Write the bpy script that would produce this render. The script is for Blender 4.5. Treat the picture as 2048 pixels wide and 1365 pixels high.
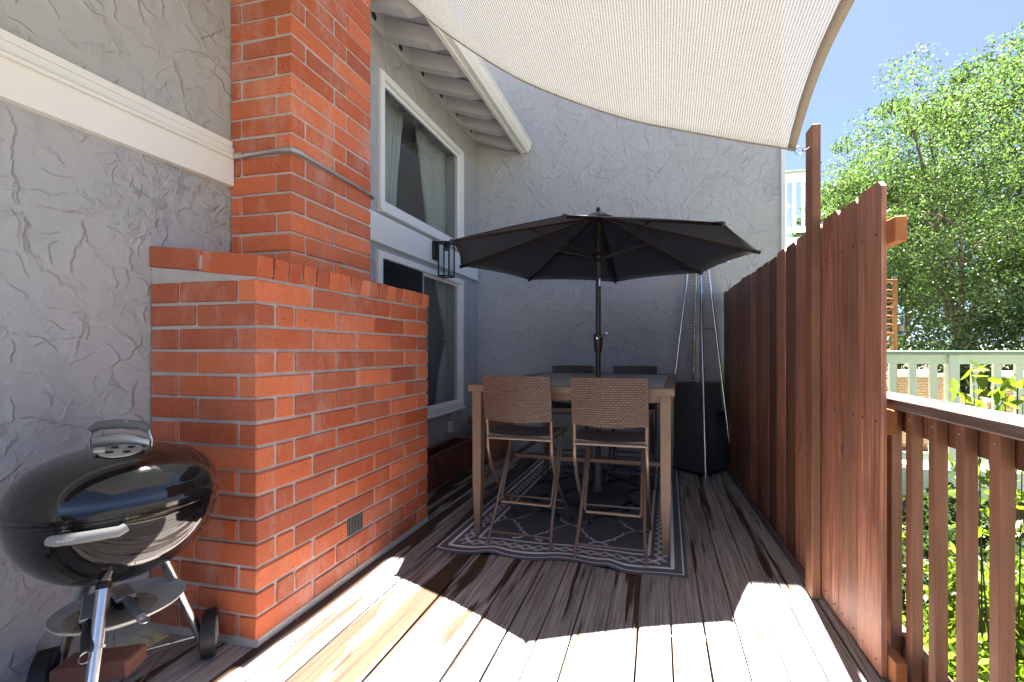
import bpy, math, random
import numpy as np
from mathutils import Vector, Matrix

for o in list(bpy.data.objects):
    bpy.data.objects.remove(o)
SC = bpy.context.scene
COL = SC.collection
rnd = random.Random(7)
PI = math.pi

# ------------------------------------------------------------------ camera
CAM_H, YAW = 1.15, math.atan(197 / 890)
cd = bpy.data.cameras.new('camera'); cam = bpy.data.objects.new('camera', cd); COL.objects.link(cam)
cam.location = (0, 0, CAM_H); cam.rotation_euler = (PI / 2, 0, YAW)
cd.sensor_width = 36; cd.lens = 890 * 36 / 2048
cd.shift_x = -96 / 2048; cd.shift_y = 19.5 / 2048
cd.clip_start = 0.02; cd.clip_end = 3000
SC.camera = cam
# ------------------------------------------------------------------ sky, sun, exposure
SUN_DIR = Vector((0.02, 0.305, 1.0)).normalized()
ELEV = math.asin(SUN_DIR.z); AZ = math.atan2(SUN_DIR.x, SUN_DIR.y)
w = bpy.data.worlds.new('World'); SC.world = w; w.use_nodes = True
nt = w.node_tree; bg = nt.nodes['Background']
sky = nt.nodes.new('ShaderNodeTexSky'); sky.sky_type = 'NISHITA'; sky.sun_disc = False
sky.sun_elevation = ELEV; sky.sun_rotation = AZ
sky.air_density = 0.4; sky.dust_density = 1.5; sky.ozone_density = 2.0; sky.altitude = 1000
tint = nt.nodes.new('ShaderNodeMix'); tint.data_type = 'RGBA'; tint.blend_type = 'MULTIPLY'; tint.inputs[0].default_value = 1
tint.inputs[7].default_value = (.80, .79, .75, 1)
nt.links.new(sky.outputs[0], tint.inputs[6]); nt.links.new(tint.outputs[2], bg.inputs[0]); bg.inputs[1].default_value = 0.05
sl = bpy.data.lights.new('sun', 'SUN'); sl.energy = 5.0; sl.angle = math.radians(0.55); sl.color = (1.0, 0.955, 0.89)
so = bpy.data.objects.new('sun', sl); COL.objects.link(so)
so.rotation_euler = SUN_DIR.to_track_quat('Z', 'Y').to_euler(); so.location = (0, 6, 20)
SC.view_settings.view_transform = 'Standard'; SC.view_settings.look = 'None'
SC.view_settings.gamma = 1; SC.view_settings.exposure = 3.65
SC.cycles.max_bounces = 10; SC.cycles.transparent_max_bounces = 16; SC.cycles.diffuse_bounces = 8

# ------------------------------------------------------------------ material helpers
class NT:
    def __init__(s, name):
        s.m = bpy.data.materials.new(name); s.m.use_nodes = True
        s.t = s.m.node_tree; s.b = s.t.nodes['Principled BSDF']; s.out = s.t.nodes['Material Output']
    def n(s, typ, **kw):
        x = s.t.nodes.new('ShaderNode' + typ)
        for k, v in kw.items(): setattr(x, k, v)
        return x
    def l(s, a, b): s.t.links.new(a, b)
    def setv(s, sock, v):
        if hasattr(v, 'is_output') or hasattr(v, 'links'): s.l(v, sock)
        else: sock.default_value = v
    def math(s, op, a, b=0.0, c=None):
        x = s.n('Math', operation=op); s.setv(x.inputs[0], a); s.setv(x.inputs[1], b)
        if c is not None: s.setv(x.inputs[2], c)
        return x.outputs[0]
    def pos(s): return s.n('NewGeometry').outputs['Position']
    def obj(s): return s.n('TexCoord').outputs['Object']
    def rand(s): return s.n('ObjectInfo').outputs['Random']
    def vadd(s, a, b):
        x = s.n('VectorMath', operation='ADD'); s.setv(x.inputs[0], a); s.setv(x.inputs[1], b); return x.outputs[0]
    def vmul(s, a, b):
        x = s.n('VectorMath', operation='MULTIPLY'); s.setv(x.inputs[0], a); s.setv(x.inputs[1], b); return x.outputs[0]
    def noise(s, v, scale, detail=4, rough=.55, dist=0.0):
        x = s.n('TexNoise'); s.l(v, x.inputs['Vector']); x.inputs['Scale'].default_value = scale
        x.inputs['Detail'].default_value = detail; x.inputs['Roughness'].default_value = rough
        x.inputs['Distortion'].default_value = dist; return x.outputs['Fac']
    def ramp(s, v, pts):
        x = s.n('ValToRGB'); e = x.color_ramp.elements
        while len(e) < len(pts): e.new(.5)
        for i, (p, c) in enumerate(pts):
            e[i].position = p; e[i].color = (c, c, c, 1) if isinstance(c, (int, float)) else (*c, 1)
        s.l(v, x.inputs[0]); return x.outputs[0]
    def mix(s, f, a, b, blend='MIX'):
        x = s.n('Mix', data_type='RGBA', blend_type=blend); s.setv(x.inputs[0], f)
        for sock, v in ((x.inputs[6], a), (x.inputs[7], b)):
            if isinstance(v, tuple): sock.default_value = (*v[:3], 1)
            else: s.l(v, sock)
        return x.outputs[2]
    def bump(s, h, strength=.5, dist=.01, normal=None):
        x = s.n('Bump'); x.inputs['Strength'].default_value = strength; x.inputs['Distance'].default_value = dist
        s.l(h, x.inputs['Height'])
        if normal is not None: s.l(normal, x.inputs['Normal'])
        s.l(x.outputs[0], s.b.inputs['Normal']); return x.outputs[0]
    def base(s, v):
        if isinstance(v, tuple): s.b.inputs['Base Color'].default_value = (*v[:3], 1)
        else: s.l(v, s.b.inputs['Base Color'])
    def p(s, **kw):
        for k, v in kw.items(): s.setv(s.b.inputs[k.replace('_', ' ')], v)

def plain(name, col, rough=.5, metal=0.0, var=.12, scale=9, bump=0.0, spec=None):
    t = NT(name); p = t.pos(); f = t.noise(p, scale, 5)
    t.base(t.mix(f, tuple(c * (1 - var) for c in col), tuple(min(1, c * (1 + var)) for c in col)))
    t.p(Roughness=rough, Metallic=metal)
    if spec is not None: t.p(Specular_IOR_Level=spec)
    if bump: t.bump(t.noise(p, scale * 12, 3), bump, .002)
    return t.m

def wood(name, light, dark, axis='Y', rough=.7, grain=26, contrast=.5, bump=.35, var=.25, spec=.3):
    t = NT(name); v = t.obj(); r = t.rand()
    off = t.n('CombineXYZ'); 
    for i, k in enumerate((7.3, 13.1, 3.7)): t.l(t.math('MULTIPLY', r, k), off.inputs[i])
    v = t.vadd(v, off.outputs[0])
    sc = {'X': (1.1, grain, grain), 'Y': (grain, 1.1, grain), 'Z': (grain, grain, 1.1)}[axis]
    g = t.noise(t.vmul(v, sc), 1.6, 6, .62, .6)
    g2 = t.noise(t.vmul(v, tuple(x * 4 if x > 2 else x * 1.4 for x in sc)), 1.5, 3)
    blot = t.noise(v, 2.3, 4)
    f = t.ramp(g, [(.5 - contrast * .5, 0.0), (.5 + contrast * .5, 1.0)])
    c = t.mix(f, dark, light)
    c = t.mix(t.ramp(blot, [(.35, .0), (.7, .55)]), c, tuple(x * .55 for x in dark))
    hsv = t.n('HueSaturation'); t.l(c, hsv.inputs['Color'])
    t.l(t.math('MULTIPLY_ADD', r, var * 2, 1 - var), hsv.inputs['Value'])
    t.base(hsv.outputs[0]); t.p(Roughness=rough, Specular_IOR_Level=spec)
    t.bump(t.math('ADD', g, t.math('MULTIPLY', g2, .5)), bump, .004)
    return t.m

M = {}
# grey skip-trowel stucco
def stucco(name, c1, c2):
    t = NT(name); p = t.pos()
    wv = t.n('TexNoise'); t.l(p, wv.inputs['Vector']); wv.inputs['Scale'].default_value = 3.0; wv.inputs['Detail'].default_value = 3
    pw = t.vadd(p, t.vmul(wv.outputs['Color'], (.25, .25, .25)))
    sxyz = t.n('SeparateXYZ'); t.l(p, sxyz.inputs[0])
    flat = t.n('CombineXYZ'); t.l(t.math('ADD', sxyz.outputs[0], sxyz.outputs[1]), flat.inputs[0]); t.l(sxyz.outputs[2], flat.inputs[1])
    def strokes(scale, ln, wd, prob, warp):
        q = t.vadd(t.vmul(flat.outputs[0], (scale,) * 3), t.vmul(wv2.outputs['Color'], (warp, warp, 0)))
        vo = t.n('TexVoronoi', feature='F1', voronoi_dimensions='2D'); t.l(q, vo.inputs['Vector']); vo.inputs['Scale'].default_value = 1
        d = t.n('VectorMath', operation='SUBTRACT'); t.l(q, d.inputs[0]); t.l(vo.outputs['Position'], d.inputs[1])
        sc_ = t.n('SeparateColor'); t.l(vo.outputs['Color'], sc_.inputs[0])
        th = t.math('MULTIPLY', sc_.outputs[0], 6.283); cs, sn = t.math('COSINE', th), t.math('SINE', th)
        sd = t.n('SeparateXYZ'); t.l(d.outputs[0], sd.inputs[0]); dx, dy = sd.outputs[0], sd.outputs[1]
        along = t.math('ADD', t.math('MULTIPLY', dx, cs), t.math('MULTIPLY', dy, sn))
        perp = t.math('SUBTRACT', t.math('MULTIPLY', dy, cs), t.math('MULTIPLY', dx, sn))
        perp = t.math('ADD', perp, t.math('MULTIPLY', t.math('MULTIPLY', along, along), t.math('SUBTRACT', sc_.outputs[1], .5)))
        # steep on one side, feathered on the other, like a lap of plaster
        lap = t.ramp(t.math('ADD', t.math('MULTIPLY', perp, 1.0), .5), [(.5 - wd * .75, 0.0), (.5, 1.0), (.5 + wd * .8, .75), (.5 + wd * 4.0, 0.0)])
        e2 = t.ramp(t.math('ABSOLUTE', along), [(ln * .55, 1.0), (ln, 0.0)])
        return t.math('MULTIPLY', t.math('MULTIPLY', lap, e2), t.math('LESS_THAN', sc_.outputs[2], prob))
    wv2 = t.n('TexNoise'); t.l(p, wv2.inputs['Vector']); wv2.inputs['Scale'].default_value = 9.0; wv2.inputs['Detail'].default_value = 3
    big = t.noise(pw, 3.2, 4, .5, .2)
    steps = t.ramp(big, [(.44, 0.0), (.452, 1.0), (.60, .9), (.68, .0)])
    fine = t.noise(pw, 22, 4, .6, .6)
    crumb = t.ramp(fine, [(.54, 0.0), (.58, 1.0), (.62, .3)])
    mask = t.ramp(t.noise(p, 3.6, 3), [(.50, 0.0), (.66, 1.0)])
    h = t.math('MULTIPLY', t.math('MULTIPLY', crumb, mask), .55)
    h = t.math('ADD', h, t.math('MULTIPLY', steps, .30))
    h = t.math('ADD', h, t.math('MULTIPLY', strokes(3.0, .62, .05, .9, .5), .7))
    h = t.math('ADD', h, t.math('MULTIPLY', strokes(6.0, .6, .07, .95, .7), .8))
    h = t.math('ADD', h, t.math('MULTIPLY', t.math('ADD', strokes(11.0, .58, .09, .9, 1.0), t.math('MULTIPLY', strokes(22.0, .5, .13, .9, 1.2), mask)), .6))
    h = t.math('ADD', h, t.math('MULTIPLY', t.noise(p, 90, 3), .10))
    col = t.mix(t.noise(p, 1.4, 5), c1, c2)
    col = t.mix(t.ramp(t.noise(p, 7, 6, .7), [(.5, 0.0), (.8, .35)]), col, tuple(x * .75 for x in c1))
    t.base(col); t.p(Roughness=.85, Specular_IOR_Level=.25); t.bump(h, .85, .0085)
    return t.m
M['stucco'] = stucco('stucco_grey', (.362, .364, .380), (.445, .447, .458))
M['stucco2'] = stucco('stucco_blue_grey', (.42, .425, .435), (.50, .503, .508))
# brick
def brick_mat():
    t = NT('brick_red'); p = t.pos(); r = t.rand()
    c = t.mix(r, (.42, .080, .028), (.72, .195, .085))
    r2 = t.math('FRACT', t.math('MULTIPLY', r, 17.31)); c = t.mix(t.math('MULTIPLY', t.math('GREATER_THAN', r2, .72), .6), c, (.34, .095, .055))
    c = t.mix(t.ramp(t.noise(p, 5, 6, .65), [(.38, 0.0), (.72, .6)]), c, (.50, .165, .085))
    c = t.mix(t.ramp(t.noise(p, 14, 6, .7), [(.55, 0.0), (.8, .3)]), c, (.24, .06, .032))
    sp = t.noise(p, 105, 2, .5)
    c = t.mix(t.ramp(sp, [(.65, 0.0), (.70, .7)]), c, (.075, .025, .018))
    c = t.mix(t.ramp(t.noise(p, 60, 5, .8), [(.64, 0.0), (.78, .6)]), c, (.6, .5, .44))
    c = t.mix(t.ramp(t.noise(t.vmul(p, (1, 1, .45)), 4.2, 6, .75), [(.52, 0.0), (.78, .5)]), c, (.62, .50, .46))
    t.base(c); t.p(Roughness=.75, Specular_IOR_Level=.35)
    t.bump(t.math('ADD', t.noise(p, 55, 5, .7), t.math('MULTIPLY', sp, -.6)), .35, .004); return t.m
M['brick'] = brick_mat()
def mortar():
    t = NT('mortar_grey'); p = t.pos()
    t.base(t.mix(t.noise(p, 12, 6, .7), (.34, .315, .295), (.64, .60, .575))); t.p(Roughness=.95)
    t.bump(t.noise(p, 70, 5, .7), .8, .006); return t.m
M['mortar'] = mortar()
# deck boards, dry and bleached with brown wet stains running along the boards
def deck_mat():
    t = NT('deck_board'); o = t.obj(); p = t.pos(); r = t.rand()
    off = t.n('CombineXYZ')
    for i, k in enumerate((5.1, 17.3, 2.9)): t.l(t.math('MULTIPLY', r, k), off.inputs[i])
    v = t.vadd(o, off.outputs[0])
    ring = t.noise(t.vmul(v, (30, 1.0, 30)), 1.3, 7, .65, .9)
    fine = t.noise(t.vmul(v, (120, 2.2, 40)), 1.4, 4, .6, .2)
    dry = t.mix(t.ramp(ring, [(.30, 0.0), (.62, 1.0)]), (.25, .225, .215), (.43, .40, .385))
    dry = t.mix(t.ramp(fine, [(.40, .7), (.55, 0.0)]), dry, (.13, .105, .095))
    hs = t.n('HueSaturation'); t.l(dry, hs.inputs['Color']); t.l(t.math('MULTIPLY_ADD', r, .4, .82), hs.inputs['Value'])
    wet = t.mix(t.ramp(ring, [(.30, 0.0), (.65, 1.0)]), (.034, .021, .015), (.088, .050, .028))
    sep = t.n('SeparateXYZ'); t.l(p, sep.inputs[0])
    st = t.noise(t.vmul(v, (9, .75, 4)), 1.0, 3, .5, .3)
    ed = t.noise(t.vmul(v, (70, 2.5, 20)), 1.0, 3, .6)
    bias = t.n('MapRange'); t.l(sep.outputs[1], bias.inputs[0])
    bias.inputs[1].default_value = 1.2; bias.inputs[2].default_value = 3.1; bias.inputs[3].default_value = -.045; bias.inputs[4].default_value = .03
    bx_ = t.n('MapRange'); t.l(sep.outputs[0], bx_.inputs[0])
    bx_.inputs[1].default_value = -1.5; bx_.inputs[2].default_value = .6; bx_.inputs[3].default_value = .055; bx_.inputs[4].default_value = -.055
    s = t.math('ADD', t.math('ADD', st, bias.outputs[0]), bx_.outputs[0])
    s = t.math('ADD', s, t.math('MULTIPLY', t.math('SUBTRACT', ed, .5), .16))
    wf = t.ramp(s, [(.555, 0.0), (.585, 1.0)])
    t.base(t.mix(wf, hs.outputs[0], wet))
    rg = t.n('MapRange'); t.l(wf, rg.inputs[0]); rg.inputs[3].default_value = .8; rg.inputs[4].default_value = .42
    t.l(rg.outputs[0], t.b.inputs['Roughness']); t.p(Specular_IOR_Level=.3)
    t.bump(t.math('ADD', ring, t.math('MULTIPLY', fine, .6)), .5, .004)
    return t.m
M['deck'] = deck_mat()
def fence_mat():
    t = NT('fence_redwood'); o = t.obj(); r = t.rand(); off = t.n('CombineXYZ')
    for i, k in enumerate((7.3, 13.1, 3.7)): t.l(t.math('MULTIPLY', r, k), off.inputs[i])
    v = t.vadd(o, off.outputs[0])
    vo = t.n('TexVoronoi', feature='F1'); t.l(t.vmul(v, (1, 7, 1.9)), vo.inputs['Vector']); vo.inputs['Scale'].default_value = 1.0
    kd = vo.outputs['Distance']; warp = t.ramp(kd, [(.0, 1.0), (.28, 0.0)])
    cx_ = t.n('CombineXYZ'); t.l(t.math('MULTIPLY', warp, .05), cx_.inputs[1]); v2 = t.vadd(v, cx_.outputs[0])
    g = t.noise(t.vmul(v2, (28, 28, 1.0)), 1.5, 7, .66, .8); g2 = t.noise(t.vmul(v2, (110, 110, 2)), 1.4, 3)
    c = t.mix(t.ramp(g, [(.30, 0.0), (.66, 1.0)]), (.16, .064, .040), (.50, .225, .14))
    c = t.mix(t.ramp(g2, [(.42, .45), (.56, 0.0)]), c, (.075, .028, .022))
    c = t.mix(t.ramp(t.noise(t.vmul(v, (9, 9, .8)), 1.1, 4), [(.48, 0.0), (.72, .6)]), c, (.23, .135, .10))
    c = t.mix(t.ramp(t.noise(v, 2.6, 4), [(.5, 0.0), (.75, .5)]), c, (.10, .035, .03))
    c = t.mix(t.ramp(kd, [(.035, .85), (.085, 0.0)]), c, (.05, .018, .013))
    hs = t.n('HueSaturation'); t.l(c, hs.inputs['Color']); t.l(t.math('MULTIPLY_ADD', r, 1.0, .42), hs.inputs['Value'])
    t.base(hs.outputs[0]); t.p(Roughness=t.ramp(g, [(.3, .38), (.7, .62)]), Specular_IOR_Level=.4); t.bump(t.math('ADD', g, t.math('MULTIPLY', g2, .5)), .6, .005); return t.m
M['fence'] = fence_mat()
M['post'] = wood('post_redwood', (.34, .17, .10), (.15, .07, .042), 'Z', .6, 28, .6, .4, .1)
M['cedar'] = wood('raw_cedar', (.46, .19, .075), (.27, .095, .035), 'Y', .7, 30, .6, .3, .1)
M['cedarz'] = wood('orange_cedar', (.42, .20, .075), (.27, .11, .04), 'Z', .7, 30, .6, .3, .1)
M['rail'] = wood('railing_brown', (.33, .155, .095), (.15, .065, .04), 'Z', .6, 30, .6, .4, .12)
M['railcap'] = wood('railing_cap_grey', (.25, .20, .18), (.09, .05, .04), 'Y', .6, 34, .5, .9, .05)
M['planter'] = wood('planter_redwood', (.27, .10, .062), (.14, .05, .032), 'Z', .65, 20, .6, .3, .15)
M['white'] = plain('white_trim_paint', (.78, .77, .74), .5, 0, .05, 6, .12)
M['soffit'] = plain('soffit_paint', (.60, .59, .585), .65, 0, .07, 7, .12)
M['ply'] = plain('roof_sheathing_paint', (.50, .50, .52), .7, 0, .08, 5, .1)
M['vinyl'] = plain('white_vinyl', (.80, .80, .79), .35, 0, .02)
M['conduit'] = plain('galvanised_conduit', (.50, .50, .51), .38, .85, .12, 20)
M['blackmetal'] = plain('black_metal', (.012, .012, .013), .4, .3, .2)
M['bronze'] = plain('bronze_tube', (.20, .155, .125), .36, .65, .15, 14)
M['tableframe'] = plain('table_frame_brown', (.215, .145, .10), .5, .15, .15, 14)
M['tabletop'] = wood('table_top_slate', (.55, .52, .50), (.38, .355, .34), 'X', .42, 20, .6, .1, .05, .5)
M['polegrey'] = plain('umbrella_pole_bronze', (.060, .047, .042), .4, .5, .15, 12)
M['chrome'] = plain('stainless_steel', (.62, .62, .63), .24, 1, .06, 16)
M['aluminium'] = plain('dull_aluminium', (.55, .55, .53), .42, .8, .12, 18)
M['grille'] = plain('guard_wire_steel', (.50, .50, .51), .5, .3, .1, 20)
M['heaterblack'] = plain('heater_cabinet_black', (.07, .07, .078), .45, .2, .2, 5)
M['terracotta'] = plain('terracotta', (.33, .135, .075), .8, 0, .15, 9, .2)
M['soil'] = plain('soil', (.05, .035, .025), .95, 0, .4, 30, .8)
M['plasticgrey'] = plain('grey_plastic_handle', (.135, .14, .15), .42, 0, .08, 30)
M['plasticlight'] = plain('pale_grey_plastic', (.27, .275, .275), .5, 0, .06, 30)
M['tyre'] = plain('wheel_plastic', (.018, .019, .022), .5, 0, .2, 20)
M['bristle'] = plain('black_bristle', (.01, .01, .01), .8, 0, .3, 40)
M['ash'] = plain('ash_dust', (.42, .35, .24), .95, 0, .5, 26, .6)
M['pan'] = plain('enamel_pan', (.62, .62, .55), .5, .1, .22, 12)
M['text'] = plain('light_print', (.60, .60, .60), .5, 0, 0)
M['greenrail'] = plain('pale_green_paint', (.70, .80, .62), .55, 0, .05, 4, .1)
M['greencap'] = plain('grey_green_cap_paint', (.27, .37, .30), .5, 0, .08, 4, .1)
M['cushion'] = plain('white_cushion', (.78, .76, .72), .9, 0, .04, 8, .2)
M['feedergreen'] = plain('dark_green_plastic', (.01, .05, .045), .35, 0, .1)
M['seed'] = plain('bird_seed', (.30, .20, .12), .9, 0, .5, 120)
M['room'] = plain('room_paint', (.42, .40, .38), .9, 0, .05, 3)
M['roof'] = plain('roof_shingle', (.10, .095, .09), .9, 0, .25, 20, .6)
M['bark'] = plain('bark', (.13, .10, .075), .9, 0, .3, 12, .9)
M['stem'] = plain('shrub_stem', (.075, .05, .035), .8, 0, .3, 20, .4)
M['cable'] = plain('tie_rope', (.10, .085, .075), .8, 0, .2, 60)

def enamel():
    t = NT('black_enamel'); p = t.pos()
    t.base(t.mix(t.ramp(t.noise(p, 45, 6, .8), [(.60, 0.0), (.75, .35)]), (.006, .0055, .006), (.06, .055, .05))); t.p(Roughness=t.ramp(t.noise(p, 30, 6, .7), [(.45, .05), (.8, .22)]), Coat_Weight=.6, Coat_Roughness=.03)
    return t.m
M['enamel'] = enamel()
def glass(name, tint=(1, 1, 1), rough=.0, refl=.04):
    t = NT(name); t.t.nodes.remove(t.b)
    tr = t.n('BsdfTransparent'); tr.inputs[0].default_value = (*tint, 1)
    gl = t.n('BsdfGlossy'); gl.inputs['Roughness'].default_value = rough
    lw = t.n('LayerWeight'); lw.inputs[0].default_value = .5
    fz = t.math('MULTIPLY_ADD', t.math('POWER', lw.outputs['Facing'], 4.0), 1 - refl, refl)
    mx = t.n('MixShader'); t.l(fz, mx.inputs[0]); t.l(tr.outputs[0], mx.inputs[1]); t.l(gl.outputs[0], mx.inputs[2])
    t.l(mx.outputs[0], t.out.inputs[0]); return t.m
M['glass'] = glass('window_glass', (.93, .95, .94), .0, .04)
M['lampglass'] = glass('lamp_glass', (.97, .98, .97), .0, .03)
M['screen'] = glass('insect_screen', (.30, .30, .32), .35, .01)
def cloth(name, col, trans, through=0.0, rib=None):
    t = NT(name); p = t.pos(); t.t.nodes.remove(t.b)
    c = t.mix(t.noise(p, 30, 3), tuple(x * .92 for x in col), col)
    ribf = None
    if rib:
        wv = t.n('TexWave', wave_type='BANDS', bands_direction='X'); t.l(p, wv.inputs['Vector'])
        wv.inputs['Scale'].default_value = rib; wv.inputs['Distortion'].default_value = .6; wv.inputs['Detail'].default_value = 2
        wy = t.n('TexWave', wave_type='BANDS', bands_direction='Y'); t.l(p, wy.inputs['Vector'])
        wy.inputs['Scale'].default_value = rib * 1.3; wy.inputs['Distortion'].default_value = 1.5
        sp = t.noise(p, 170, 3, .7)
        ribf = t.math('ADD', t.math('MULTIPLY', wv.outputs['Fac'], .6), t.math('ADD', t.math('MULTIPLY', wy.outputs['Fac'], .15), t.math('MULTIPLY', sp, .5)))
        c = t.mix(t.ramp(ribf, [(.35, 0.0), (.8, 1.0)]), tuple(x * .5 for x in col), c)
    df = t.n('BsdfDiffuse'); tl = t.n('BsdfTranslucent'); t.l(c, df.inputs[0]); t.l(c, tl.inputs[0])
    mx = t.n('MixShader'); mx.inputs[0].default_value = trans; t.l(df.outputs[0], mx.inputs[1]); t.l(tl.outputs[0], mx.inputs[2])
    o = mx.outputs[0]
    if through:
        tp = t.n('BsdfTransparent'); m2 = t.n('MixShader'); m2.inputs[0].default_value = through
        t.l(o, m2.inputs[1]); t.l(tp.outputs[0], m2.inputs[2]); o = m2.outputs[0]
    t.l(o, t.out.inputs[0]); return t.m
M['curtain'] = cloth('sheer_curtain', (.72, .76, .74), .4, .12)
M['sail'] = cloth('shade_sail_mesh', (.275, .27, .255), .29, .36, 30)
M['sailhem'] = cloth('shade_sail_hem', (.34, .30, .26), .15)
def canopy():
    t = NT('umbrella_canopy'); p = t.pos()
    t.base(t.mix(t.noise(p, 300, 2), (.012, .014, .034), (.022, .025, .052))); t.p(Roughness=.5, Specular_IOR_Level=.7, Sheen_Weight=.08, Sheen_Roughness=.4)
    return t.m
M['canopy'] = canopy()
def wicker(name, c1, c2, row, axis):
    t = NT(name); o = t.obj()
    mp = t.n('Mapping'); t.l(o, mp.inputs[0])
    mp.inputs['Rotation'].default_value = (PI / 2, 0, 0) if axis == 'Z' else (0, 0, 0)
    b = t.n('TexBrick'); t.l(mp.outputs[0], b.inputs['Vector'])
    b.inputs['Scale'].default_value = 1; b.inputs['Brick Width'].default_value = row * 2.1; b.inputs['Row Height'].default_value = row
    b.inputs['Mortar Size'].default_value = row * .16; b.inputs['Mortar Smooth'].default_value = .6; b.offset = .5
    b.inputs['Color1'].default_value = (*c1, 1); b.inputs['Color2'].default_value = (*c2, 1)
    b.inputs['Mortar'].default_value = (*[x * .18 for x in c2], 1)
    t.base(t.mix(t.noise(o, 40, 3), b.outputs['Color'], tuple(x * .8 for x in c1))); t.p(Roughness=.42, Specular_IOR_Level=.5)
    t.bump(t.math('SUBTRACT', 1.0, b.outputs['Fac']), 1.0, .006); return t.m
M['wicker'] = wicker('brown_wicker', (.17, .105, .08), (.085, .05, .038), .0125, 'Z')
M['wickerseat'] = wicker('brown_wicker_seat', (.15, .12, .11), (.09, .07, .064), .0105, 'XY')
M['wickertan'] = wicker('tan_wicker', (.40, .27, .15), (.26, .16, .085), .03, 'Z')
M['rug'] = plain('rug_charcoal', (.115, .125, .155), .9, 0, .2, 60, .5)
M['rugline'] = plain('rug_pattern_pale', (.80, .80, .84), .9, 0, .1, 60, .3)
def leafmat(name, c1, c2, trans):
    t = NT(name); p = t.pos(); t.t.nodes.remove(t.b)
    at = t.n('Attribute'); at.attribute_name = 'tint'
    c = t.mix(at.outputs['Fac'], c1, c2)
    df = t.n('BsdfDiffuse'); tl = t.n('BsdfTranslucent'); gl = t.n('BsdfGlossy'); gl.inputs['Roughness'].default_value = .35
    t.l(c, df.inputs[0]); t.l(t.mix(1.0, c, (1.7, 1.8, .9), 'MULTIPLY'), tl.inputs[0]); gl.inputs[0].default_value = (.6, .6, .6, 1)
    mx = t.n('MixShader'); mx.inputs[0].default_value = trans; t.l(df.outputs[0], mx.inputs[1]); t.l(tl.outputs[0], mx.inputs[2])
    m2 = t.n('MixShader'); m2.inputs[0].default_value = .035; t.l(mx.outputs[0], m2.inputs[1]); t.l(gl.outputs[0], m2.inputs[2])
    t.l(m2.outputs[0], t.out.inputs[0]); return t.m
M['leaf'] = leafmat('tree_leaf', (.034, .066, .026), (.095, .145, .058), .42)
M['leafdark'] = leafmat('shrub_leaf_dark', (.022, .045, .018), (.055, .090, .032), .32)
M['leafbright'] = leafmat('shrub_leaf_bright', (.07, .12, .016), (.16, .21, .025), .48)

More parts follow.
